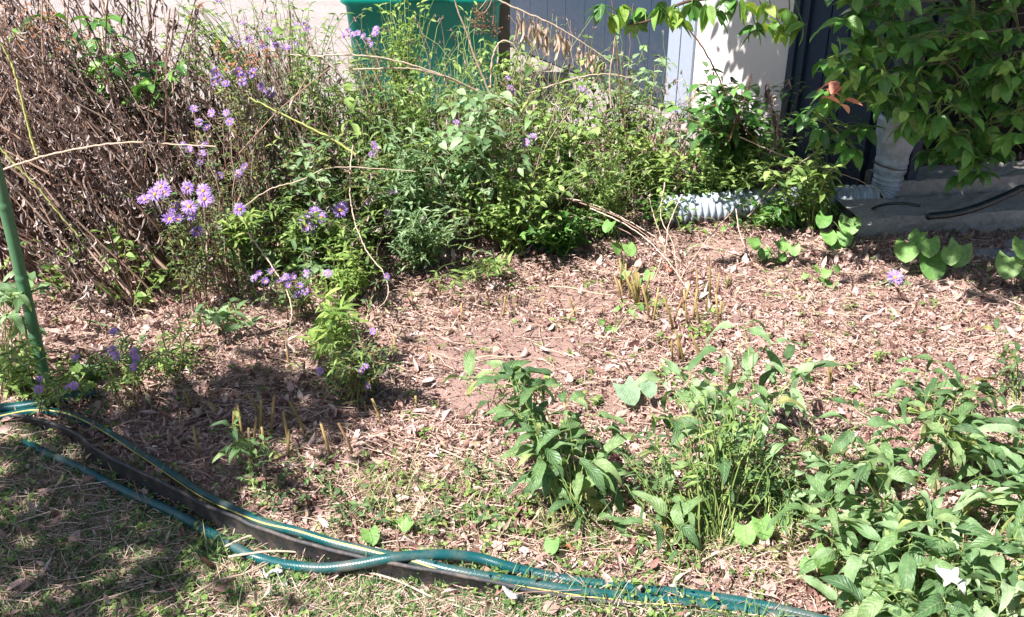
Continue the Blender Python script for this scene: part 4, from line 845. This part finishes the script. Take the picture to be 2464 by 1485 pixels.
# ------------------------------------------------------------ leafy plants of the foreground
def fplant(label, base_px, tips_px, Y, n=5, scale=1., extra=0, leafm='front', cat='perennial', sx=20, lf='front', H=None, r=.0019, up=.65):
    tips = []
    for q in tips_px:
        tips.append(at(q[0], q[1], Y+random.gauss(0, .03)))
    for _ in range(extra):
        q = random.choice(tips_px); tips.append(at(q[0]+random.gauss(0, sx), q[1]+random.gauss(0, sx), Y+random.gauss(0, .05)))
    for tt in tips: tt[2] = max(tt[2], .02)
    return plant('leafy_perennial', label, cat, gp(*base_px), tips, lf, M[leafm], M['stemgreen'], r=r, n=n, scale=scale, up=up, basej=.02, s0=.45, rs=(.42, 1.3))
fplant('leafy perennial with an arching top leaf, left of the three foreground clumps', (1390, 1275), [(1200, 960), (1230, 920), (1300, 930), (1290, 1010), (1340, 1040), (1390, 1060), (1440, 1040), (1470, 1080), (1300, 1080), (1250, 1000), (1430, 1130), (1330, 1130), (1420, 1000), (1360, 980)], 1.84, 6, .92, 9)
fplant('long narrow leaves arching to the left from the top of the left foreground clump', (1350, 1200), [(1290, 925), (1240, 915), (1180, 910), (1130, 925), (1215, 935)], 1.95, 3, 1.0, 2)
fplant('tall leafy perennial with dark crinkled leaves behind the middle foreground clump', (1770, 1180), [(1790, 790), (1740, 840), (1850, 830), (1890, 880), (1780, 900), (1660, 900), (1840, 960), (1700, 940), (1900, 920), (1760, 960), (1640, 930), (1600, 920)], 2.05, 5, .95, 6, 'bluegreen')
fplant('leafy perennial in the middle of the foreground with many small leaves', (1720, 1310), [(1620, 1020), (1660, 1060), (1710, 1030), (1760, 1080), (1810, 1060), (1580, 1080), (1640, 1120), (1740, 1140), (1820, 1130), (1690, 1180), (1860, 1080), (1620, 1180), (1680, 960), (1760, 980), (1800, 1000)], 1.78, 8, .68, 34, lf='narrow', leafm='green')
fplant('handful of crinkled broad leaves over the stems of the middle foreground clump', (1700, 1290), [(1610, 1010), (1680, 1000), (1740, 1060), (1840, 1040), (1650, 1100), (1640, 950), (1720, 940), (1790, 960), (1850, 980), (1590, 1100)], 1.8, 4, .85, 2)
fplant('low leafy weeds at the foot of the shaded cut stems', (610, 1120), [(580, 1080), (620, 1100), (650, 1110), (600, 1060)], 1.78, 5, .45, 5)
fplant('low leafy clump with long drooping leaves by the hose at the lower middle', (1640, 1400), [(1620, 1260), (1660, 1230), (1560, 1260), (1700, 1300), (1690, 1370), (1530, 1320), (1720, 1260)], 1.68, 4, .88, 2)
fplant('sprig of oval leaves at the right foot of the left foreground clump', (1430, 1300), [(1400, 1220), (1440, 1210), (1450, 1240), (1390, 1260), (1440, 1275)], 1.78, 4, .6, 1)
fplant('leafy sprig with spread narrow leaflets left of the big leaf mass', (1900, 1290), [(1900, 1170), (1930, 1190), (1880, 1180), (1950, 1210), (1900, 1210)], 1.8, 5, .7, 2)
fplant('solitary upright weed with small leaves near the right edge of the bed', (2430, 980), [(2400, 800), (2420, 830), (2430, 860), (2440, 920), (2400, 900)], 2.3, 7, .5, 1)
fplant('arching leafy perennial behind the big leaf mass at the right', (2260, 1060), [(2260, 870), (2190, 920), (2150, 960), (2290, 930), (2340, 920), (2230, 960), (2380, 950)], 2.15, 4, .85, 4)
fplant('bushy perennial base of thin green stems and small leaves, between the two tall foreground clumps', (1600, 1290), [(1500, 1080), (1540, 1110), (1580, 1060), (1480, 1130), (1600, 1110), (1530, 1050)], 1.82, 9, .62, 12, lf='narrow')
fplant('stemmy green perennial directly behind the big leaf mass, beside the middle clump', (1860, 1290), [(1830, 1080), (1870, 1120), (1840, 1150), (1900, 1110), (1880, 1160), (1800, 1110)], 1.85, 9, .62, 12, lf='narrow')
mass = [('left rear', 1990, 1190), ('rear middle', 2120, 1130), ('rear right', 2300, 1110), ('far right rear', 2440, 1120), ('left', 2010, 1330), ('centre left', 2130, 1270), ('centre', 2250, 1260), ('centre right', 2370, 1240), ('right edge', 2470, 1270),
        ('front left', 2080, 1440), ('front centre left', 2180, 1420), ('front centre', 2290, 1440), ('front right', 2400, 1430), ('front right corner', 2490, 1450), ('lower centre', 2230, 1530), ('lower right', 2380, 1540), ('lower left', 2130, 1540)]
for k, (wd, x, y) in enumerate(mass):
    yb = y+40; g_ = gp(x, yb); tips = []
    for _ in range(random.randint(7, 9)): tips.append((x+random.gauss(0, 62), y-70+random.gauss(0, 50)))
    fplant('big leaved perennial of the lower right leaf mass, at the %s' % wd, (x, min(yb, 1620)), tips, g_[1], 5, random.uniform(.85, 1.12), 0, 'front' if k % 3 else 'bluegreen')

# heart leaved seedlings
def hearts(label, base_px, lv, Y=None, size=.05, mt='heart'):
    g_ = gp(*base_px); root = thing('heart_leaf_seedling', label, 'seedling', g_); bs = Buf()
    for x, y, sc in lv:
        p = at(x, y, (Y or g_[1])+random.gauss(0, .02)); p[2] = max(p[2], .02)
        bs = Buf(); tubes(bs, bez(g_+[0, 0, -.005], [p], .7, 8, .004), .0013, 5); bs.build('leaf_stalk', M['stemgreen'], root)
        b = Buf(); leaves(b, p[None]-[0, 0.0, 0], np.array([-1.57+random.gauss(0, .45)]), np.array([-.55+random.gauss(0, .13)]), np.array([random.gauss(0, .18)]), size*sc, size*sc*1.02, curl=.35, fold=.18, kind='heart', ns=10, cols=7); b.build('leaf_blade', M[mt], root)
hearts('seedling with two round leaves above the cut stubble', (1500, 650), [(1470, 535, .8), (1478, 585, .8), (1510, 590, .85)], size=.055)
hearts('pair of round leaves just below the stubble', (1560, 720), [(1510, 655, .6), (1565, 655, .65), (1540, 670, .55)], size=.05)
hearts('seedling with several round leaves below the drain pipe', (1870, 650), [(1810, 575, .9), (1840, 600, .8), (1875, 580, .85), (1910, 590, .75), (1880, 610, .6), (1845, 620, .75)], size=.052)
hearts('seedling with broad leaves in the shade left of the kerb end', (2040, 610), [(2045, 525, 1.25), (1990, 560, .9), (2010, 585, .8), (2030, 560, .9), (2025, 620, .6), (1985, 520, .9)], size=.06)
hearts('cluster of big heart leaves growing against the front concrete beam', (2250, 670), [(2185, 585, 1.2), (2235, 575, 1.0), (2240, 620, 1.25), (2310, 590, 1.25), (2290, 600, .9), (2215, 560, .8)], size=.066)
hearts('big heart leaves half out of the picture at the right edge', (2440, 700), [(2430, 620, 1.2), (2455, 660, 1.1), (2462, 580, 1.0)], size=.066)
hearts('round grey green leaf standing alone above the foreground clumps', (1510, 970), [(1500, 925, 1.1), (1555, 920, .8)], size=.058, mt='greyleaf')
hearts('yellow cupped leaf by the hose left of the middle', (890, 1320), [(888, 1275, .9)], size=.042)
hearts('small lobed seedling in the thin grass above the hose', (975, 1290), [(970, 1245, .6), (985, 1255, .6), (955, 1260, .5)], size=.045)
hearts('small round leaf in front of the curled brown leaf', (1330, 1330), [(1330, 1300, .8)], size=.04)
hearts('pair of round leaves at the foot of the middle foreground clump', (1790, 1330), [(1790, 1265, .9), (1830, 1250, .9), (1780, 1300, .7)], size=.05)
hearts('round leaf seedling between the middle clump and the leaf mass', (1970, 1400), [(1960, 1320, 1.), (1985, 1345, .7), (1950, 1350, .6)], size=.05)
hearts('little seedlings under the cut stubble', (1480, 800), [(1445, 770, .5), (1460, 800, .5), (1480, 790, .45), (1490, 740, .5), (1520, 745, .45), (1540, 735, .5)], size=.04)
hearts('tuft of green weed leaves in the litter right of the stubble', (1990, 700), [(1960, 640, .6), (1990, 650, .7), (2010, 640, .6), (1975, 670, .8), (2005, 680, .8), (1940, 660, .5)], size=.045)

# ------------------------------------------------------------ cut stubble
def stubble(label, px, hmin=.05, hmax=.12, r=.0034, lean=(0, 0), mat='stubble'):
    g0 = gp(*px[0]); root = thing('cut_stubble', label, 'stubble', g0)
    for x, y in px:
        g_ = gp(x, y); h = random.uniform(hmin, hmax); tp = g_+[random.gauss(lean[0], .018), random.gauss(lean[1], .015), h]
        b = Buf(); tubes(b, np.stack([g_+[0, 0, -.02], (g_+tp)/2+rng.normal(0, .001, 3), tp]), [r*1.05, r, r*.93], 8, cap=True); b.build('cut_stem', M[mat], root)
M['stubble'] = flat_mat('cut_stems', [(.16, .12, .04), (.28, .22, .07), (.42, .30, .13), (.24, .14, .07)], .6, 60, .001, 200, use='rnd')
stubble('dense tuft of cut yellowish stems in the litter right of the middle', [(1505+random.gauss(0, 9), 700+random.gauss(0, 8)) for _ in range(9)]+[(1540+random.gauss(0, 9), 735+random.gauss(0, 8)) for _ in range(9)], lean=(-.02, 0))
stubble('row of cut stems right of the dense tuft', [(1567, 775), (1570, 782), (1612, 790), (1625, 800), (1665, 780), (1640, 760), (1655, 790), (1700, 760), (1720, 740), (1735, 770), (1690, 790), (1710, 720), (1745, 700), (1680, 735), (1730, 790)], .06, .13)
stubble('cut yellow green stems in the shade at the front left of the bed', [(575, 1085), (590, 1095), (610, 1090), (600, 1110), (640, 1100), (560, 1075), (650, 1060), (625, 1080), (690, 1110), (585, 1060), (700, 1085)], .07, .15)
stubble('short dark cut stems along the shaded front of the bed', [(745, 1060), (800, 1110), (860, 1110), (880, 1010), (925, 1030), (1005, 995), (480, 1110), (330, 1010), (350, 1000), (470, 1010), (700, 900), (640, 1010), (540, 1000)], .05, .12, lean=(-.03, 0))
stubble('scattered cut stems beside the tall dark leaved perennial', [(1650, 880), (1690, 880), (1640, 865), (1995, 920), (2000, 930), (1760, 920), (1700, 870), (1620, 870)], .06, .11, lean=(-.02, 0))
stubble('single short stems sticking out of the sunny litter', [(1000, 745), (1040, 790), (1110, 780), (960, 870), (1180, 745), (1210, 760), (1360, 780), (1390, 770), (1450, 760), (1290, 740), (1060, 720), (880, 780), (905, 840)], .03, .08, .0026)

# ------------------------------------------------------------ fallen leaves that stand out
def fallen(label, px, L, W, mat, az, kind='ovate', curl=1.4, el=.25, z=.012, ruffle=.25, cols=5):
    p = gp(*px, z); b = Buf(); leaves(b, p[None], np.array([az]), np.array([el]), np.array([random.gauss(0, .3)]), L, W, curl=curl, fold=.35, kind=kind, ns=14, cols=cols, ruffle=ruffle)
    o = b.build('fallen_leaf', M[mat], None); o.modifiers.new('thick', 'SOLIDIFY').thickness = .0006
    tag(o, label, 'leaf'); return o
fallen('glossy chestnut brown curled leaf on the bare soil left of the middle', (1010, 845), .075, .03, 'brownleaf', -.15)
fallen('white shrivelled leaf in the litter above the chestnut one', (985, 800), .05, .035, 'whiteleaf', -.6, 'lobed')
fallen('tan crumpled leaf beside the white shrivelled one', (1075, 800), .06, .04, 'tanleaf', .2)
fallen('white lobed oak leaf on the lawn below the hose', (640, 1375), .065, .05, 'whiteleaf', -.5, 'lobed', .6)
fallen('bright white lobed leaf lying on the leaf mass at the lower right', (2262, 1372), .06, .042, 'whiteleaf', -1.2, 'lobed', .7, z=.20)
fallen('orange brown leaf in the thin grass above the hose', (1030, 1250), .05, .03, 'brownleaf', .2)
fallen('crumpled white leaf heap on the edging left of the lower middle', (1225, 1440), .055, .045, 'whiteleaf', 1.0, 'lobed', 2.2, z=.05)
fallen('curled dark brown leaf behind the small round leaf above the hose', (1350, 1320), .065, .045, 'brownleaf', -.1, curl=2.2)
fallen('pinkish tan leaf by the upper edge of the hose', (1190, 1340), .06, .04, 'tanleaf', .1)
fallen('orange leaf among the bases of the bare canes', (1600, 650), .05, .035, 'pinkleaf', .4)
fallen('red brown leaf under the big leaf mass', (2010, 1150), .05, .03, 'brownleaf', -.4, z=.05)
fallen('pale leaf right of the tuft of cut stems', (1780, 740), .05, .03, 'whiteleaf', -.4, 'lobed')
fallen('orange brown leaf in the shade at the front left of the bed', (660, 975), .05, .022, 'brownleaf', 0)
fallen('cream curled leaf on the bare soil by the left foreground clump', (1160, 1000), .05, .02, 'tanleaf', 1.2)
fallen('large wrinkled yellowish leaf in the litter under the withered stalks', (240, 700), .10, .075, 'yellowgreen', -.3, 'ovate', .8, z=.03, ruffle=.4)
fallen('pale folded leaf right of the shade at the bare soil', (1360, 915), .055, .03, 'tanleaf', .1)
fallen('cream leaf by the far right litter', (1800, 640), .06, .05, 'tanleaf', -.2)
fallen('grey white leaf half hidden at the left of the lower right leaf mass', (2035, 1395), .05, .035, 'whiteleaf', -.8, 'lobed')
fallen('strap of grey green leaf lying on the litter right of the stake', (265, 790), .11, .014, 'bluegreen', 2.8, 'lance', .3, ruffle=0)
for k, (x, y, a_) in enumerate(((700, 1330, .1), (880, 1070, -.55), (1100, 1100, -.5), (1200, 860, .12), (1850, 700, .15), (1400, 700, -.3), (620, 1290, .5), (1000, 1420, -.45), (1450, 655, -.1), (560, 1390, .6))):
    g_ = gp(x, y, .02); d = np.array([math.cos(a_), math.sin(a_), 0]); L = [.26, .22, .30, .16, .2, .22, .14, .26, .2, .16][k]
    P_ = curve([g_-d*L/2, g_-d*L/6+[0, .004, .004], g_+d*L/6-[0, .003, 0], g_+d*L/2], 6); b = Buf(); tubes(b, P_, np.linspace(.0028, .0017, len(P_)), 6, cap=True)
    o = b.build('dry_stick', M['cane']); tag(o, ['thin straight stick lying over the thick hose', 'tan stick at the edge of the shade, slanting down right', 'long pale stick pointing at the left foreground clump', 'straw stick lying on the bare soil', 'pale stick in the litter left of the lone flower',
        'stick slanting towards the dense cut tuft', 'short stick leaning on the thick hose', 'stick lying from the hose onto the lawn at the lower left', 'pale stick above the bare soil patch', 'short stick on the lawn left of the oak leaf'][k], 'stick')

# ------------------------------------------------------------ litter, straw, weeds and grass
def region(n, x0=-2.3, x1=2.5, y0=1.15, y1=4.6):
    """points of the bed and lawn, thinned outside what a step to the side could see"""
    P_ = np.stack([U(x0, x1, n), U(y0, y1, n)], -1); k = np.abs(P_[:, 0]) < .18+.62*P_[:, 1]
    return P_[k]
def bare(P_):
    f = np.ones(len(P_))
    for x, y, rx, ry in ((1210, 850, .30, .20), (1370, 715, .17, .12), (1505, 965, .10, .07), (1750, 600, .2, .08), (1100, 960, .16, .12)):
        g_ = gp(x, y); f = np.minimum(f, np.clip(((P_[:, 0]-g_[0])/rx)**2+((P_[:, 1]-g_[1])/ry)**2-.35, .12, 1))
    return rng.random(len(P_)) < f
def clump(P_, sc=3.0, ph=0):
    return .5+.5*np.sin(P_[:, 0]*sc*2.1+ph+1.7*np.sin(P_[:, 1]*sc*1.3))*np.sin(P_[:, 1]*sc*2.7+ph*2+1.3*np.sin(P_[:, 0]*sc))
HL = np.concatenate([np.array([gp(x, y, .012)[:2] for x, y in curve([(a_, b_, 0) for a_, b_ in h_], 6)[:, :2]]) for h_ in (h1, h2)])
def off_hose(P_, d_=.013, keep=.12):
    m_ = np.ones(len(P_), bool)
    for k_ in range(0, len(P_), 20000): m_[k_:k_+20000] = (np.linalg.norm(P_[k_:k_+20000, None]-HL[None], axis=2).min(1) > d_)
    return m_ | (rng.random(len(P_)) < keep)
P2 = region(260000); P2 = P2[bare(P2)]; P2 = P2[off_hose(P2)]; lawn = P2[:, 1] < edge_y(P2[:, 0])
P2 = P2[~lawn | (rng.random(len(P2)) < .30)]; n = len(P2)
P3 = np.concatenate([P2, (hgt(P2[:, 0], P2[:, 1])+U(0, .017, n))[:, None]], 1)
b = Buf(); h_ = n//2; big = rng.random(n) < .14
Ls = np.where(big, U(.024, .050, n), U(.007, .020, n)); Ws = Ls*U(.22, .6, n)
leaves(b, P3[:h_], U(0, 6.28, h_), rng.normal(.1, .45, h_), rng.normal(0, .6, h_), Ls[:h_], Ws[:h_], curl=rng.normal(0, 1.6, h_), fold=U(0, .9, h_), kind='ovate', ns=3)
leaves(b, P3[h_:], U(0, 6.28, n-h_), rng.normal(.1, .45, n-h_), rng.normal(0, .8, n-h_), Ls[h_:], Ws[h_:]*.6, curl=rng.normal(0, 2.2, n-h_), fold=U(.2, 1.1, n-h_), kind='lance', ns=3, tw=rng.normal(0, 1.2, n-h_))
tag(b.build('leaf_litter', M['litter']), 'dry tan and pinkish leaf crumbs covering the bed', 'leaf litter', kind='stuff')
P2 = region(60000); P2 = P2[bare(P2)]; P2 = P2[off_hose(P2, .016)]; n = len(P2); a_ = rng.normal(0, .9, n); L = U(.02, .09, n); L[:n//12] *= 2
d = np.stack([np.cos(a_), np.sin(a_), rng.normal(0, .10, n)], -1); p0 = np.concatenate([P2, (hgt(P2[:, 0], P2[:, 1])+U(.003, .016, n))[:, None]], 1)
mid = p0+d*(L/2)[:, None]+rng.normal(0, .004, (n, 3)); b = Buf(); tubes(b, np.stack([p0, mid, p0+d*L[:, None]], 1), U(.0005, .0013, n)[:, None], 3)
tag(b.build('dead_straw', M['straw']), 'pale dead straw and snapped stems strewn over the ground', 'straw', kind='stuff')
# dark snapped twigs
P2 = region(5200); P2 = P2[P2[:, 1] > edge_y(P2[:, 0])]; n = len(P2); a_ = U(0, 3.14, n); L = U(.03, .13, n)
d = np.stack([np.cos(a_), np.sin(a_), rng.normal(.02, .12, n)], -1); p0 = np.concatenate([P2, (hgt(P2[:, 0], P2[:, 1])+U(.004, .018, n))[:, None]], 1)
b = Buf(); tubes(b, np.stack([p0, p0+d*(L/3)[:, None]+rng.normal(0, .004, (n, 3)), p0+d*(L*.66)[:, None]+rng.normal(0, .004, (n, 3)), p0+d*L[:, None]], 1), U(.0007, .0019, n)[:, None], 4)
tag(b.build('dead_twigs', M['stalk']), 'dark snapped twigs scattered through the leaf litter', 'twigs', kind='stuff')
# crumbs of soil and little stones
n = 26000; P2 = region(n); P2 = P2[P2[:, 1] > edge_y(P2[:, 0])]; n = len(P2); z_ = hgt(P2[:, 0], P2[:, 1]); r_ = U(.0008, .0034, n)**1.0
c_ = np.concatenate([P2, (z_+r_*.3)[:, None]], 1); dd = rng.normal(0, 1, (n, 3)); dd /= np.linalg.norm(dd, axis=1)[:, None]
b = Buf(); tubes(b, np.stack([c_-dd*r_[:, None], c_-dd*r_[:, None]*.3, c_+dd*r_[:, None]*.5, c_+dd*r_[:, None]], 1), np.stack([r_*.35, r_*1.05, r_*.9, r_*.3], 1), 5)
tag(b.build('soil_crumbs', M['soil']), 'crumbs of dry soil and grit on the bare patches', 'soil', kind='stuff')
# thin weeds
P2 = region(22000); pxl = P2[:, 0]/P2[:, 1]; lawn = P2[:, 1] < edge_y(P2[:, 0])+.35
P2 = P2[(lawn & (rng.random(len(P2)) < clump(P2, 2.3)**2*.9)) | (rng.random(len(P2)) < .13*clump(P2, 4, 1))]; n = len(P2); k = 6
P3 = np.repeat(np.concatenate([P2, (hgt(P2[:, 0], P2[:, 1])+U(.004, .03, n))[:, None]], 1), k, 0); m = n*k
P3[:, :2] += rng.normal(0, .006, (m, 2)); b = Buf(); leaves(b, P3, U(0, 6.28, m), U(-.2, .8, m), rng.normal(0, .3, m), U(.007, .018, m), U(.005, .011, m), curl=.5, kind='ovate', ns=3)
tag(b.build('ground_weeds', M['green']), 'small round leaved weeds creeping through lawn and litter', 'weeds', kind='stuff')
b = Buf()
for x, y, n in [(random.gauss(1400, 60), random.gauss(1260, 40), 30) for _ in range(8)]+[(random.gauss(1690, 90), random.gauss(1300, 40), 36) for _ in range(14)]+[(random.uniform(1850, 2464), random.uniform(1080, 1480), 34) for _ in range(26)]+[(random.uniform(700, 1300), random.uniform(1130, 1320), 22) for _ in range(26)]:
    g_ = gp(x, y); P_ = g_+rng.normal(0, .028, (n, 3))*[1, .8, 0]
    leaves(b, P_, U(0, 6.28, n), U(.2, 1.4, n), rng.normal(0, .4, n), U(.04, .13, n), U(.0016, .0032, n), curl=U(.3, 2.2, n), fold=.3, kind='grass', ns=6, cols=2)
tag(b.build('bed_grass', M['bedgrass']), 'wispy dry and green grass between the foreground plants', 'grass', kind='stuff')
# tufts leaning over the hoses and the edging
b = Buf(); q = EP[(EP[:, 0] > -1.0)]
for x, y, n in [(x, None, 26) for x in (250, 470, 520, 880, 900, 960, 1100, 1130, 1180, 1210, 1260, 1300, 1350, 1420, 1460, 1520, 1560, 1600, 1640, 1700, 1760, 1800, 1880, 300, 380, 440, 930, 990, 1040, 1080, 1150, 1240, 1280, 1330, 1390, 1490, 1540, 1620, 1680, 1730, 1820, 1850)]+[(520, 1330, 60), (640, 1300, 30), (740, 1330, 30)]:
    if y is None: y = np.interp(x, [e_[0] for e_ in edge_px], [e_[1] for e_ in edge_px])+random.uniform(10, 50)
    g_ = gp(x, y); P_ = g_+rng.normal(0, .022, (n, 3))*[1, .8, 0]
    leaves(b, P_, U(0, 6.28, n), U(.4, 1.4, n), rng.normal(0, .4, n), U(.035, .085, n), U(.002, .004, n), curl=U(.3, 2, n), fold=.3, kind='grass', ns=6, cols=2)
    if random.random() < .6: 
        m_2 = 30; leaves(b, g_+np.abs(rng.normal(0, .022, (m_2, 3)))*[1, .8, 1.2]*rng.choice([-1, 1], (m_2, 3))*[1, 1, 1], U(0, 6.28, m_2), U(-.3, .9, m_2), 0, U(.008, .018, m_2), U(.005, .010, m_2), curl=.5, kind='ovate', ns=3, m=1)
tag(b.build('grass_tufts', [M['grass'], M['green']]), 'tufts of grass and weed leaning over the hoses and edging', 'grass', kind='stuff')
# grass
n = 230000; P2 = region(n, y1=2.6); ey = edge_y(P2[:, 0]); on = P2[:, 1] < ey
c1 = clump(P2, 3.2); c2 = clump(P2, 9, 2)
keep = (on & (rng.random(len(P2)) < .28+.85*(c1*c2)**.6*np.clip(1.25-(P2[:, 0]+.5)*.8, .35, 1))) | ((~on) & (P2[:, 1] < ey+.42) & (rng.random(len(P2)) < .22*(c1*c2)**1.2))
P2 = P2[keep]; n = len(P2); P3 = np.concatenate([P2, hgt(P2[:, 0], P2[:, 1])[:, None]], 1)
b = Buf(); leaves(b, P3, U(0, 6.28, n), U(.1, 1.35, n), rng.normal(0, .5, n), U(.018, .055, n), U(.0014, .0032, n), curl=U(.2, 2.2, n), fold=.3, kind='grass', ns=4, cols=2)
tag(b.build('lawn_grass', M['grass']), 'sparse lawn grass, green blades with dead thatch between', 'grass', kind='stuff')
n = 16000; P2 = region(n, y1=2.0); P2 = P2[P2[:, 1] < edge_y(P2[:, 0])-.02]; n = len(P2); P3 = np.concatenate([P2, (hgt(P2[:, 0], P2[:, 1])+U(0, .01, n))[:, None]], 1)
b = Buf(); leaves(b, P3, U(0, 6.28, n), rng.normal(.05, .2, n), rng.normal(0, .5, n), U(.02, .06, n), U(.001, .0025, n), curl=rng.normal(0, 1.5, n), kind='grass', ns=4, cols=2)
tag(b.build('dead_thatch', M['straw']), 'flattened dead grass thatch on the lawn', 'thatch', kind='stuff')
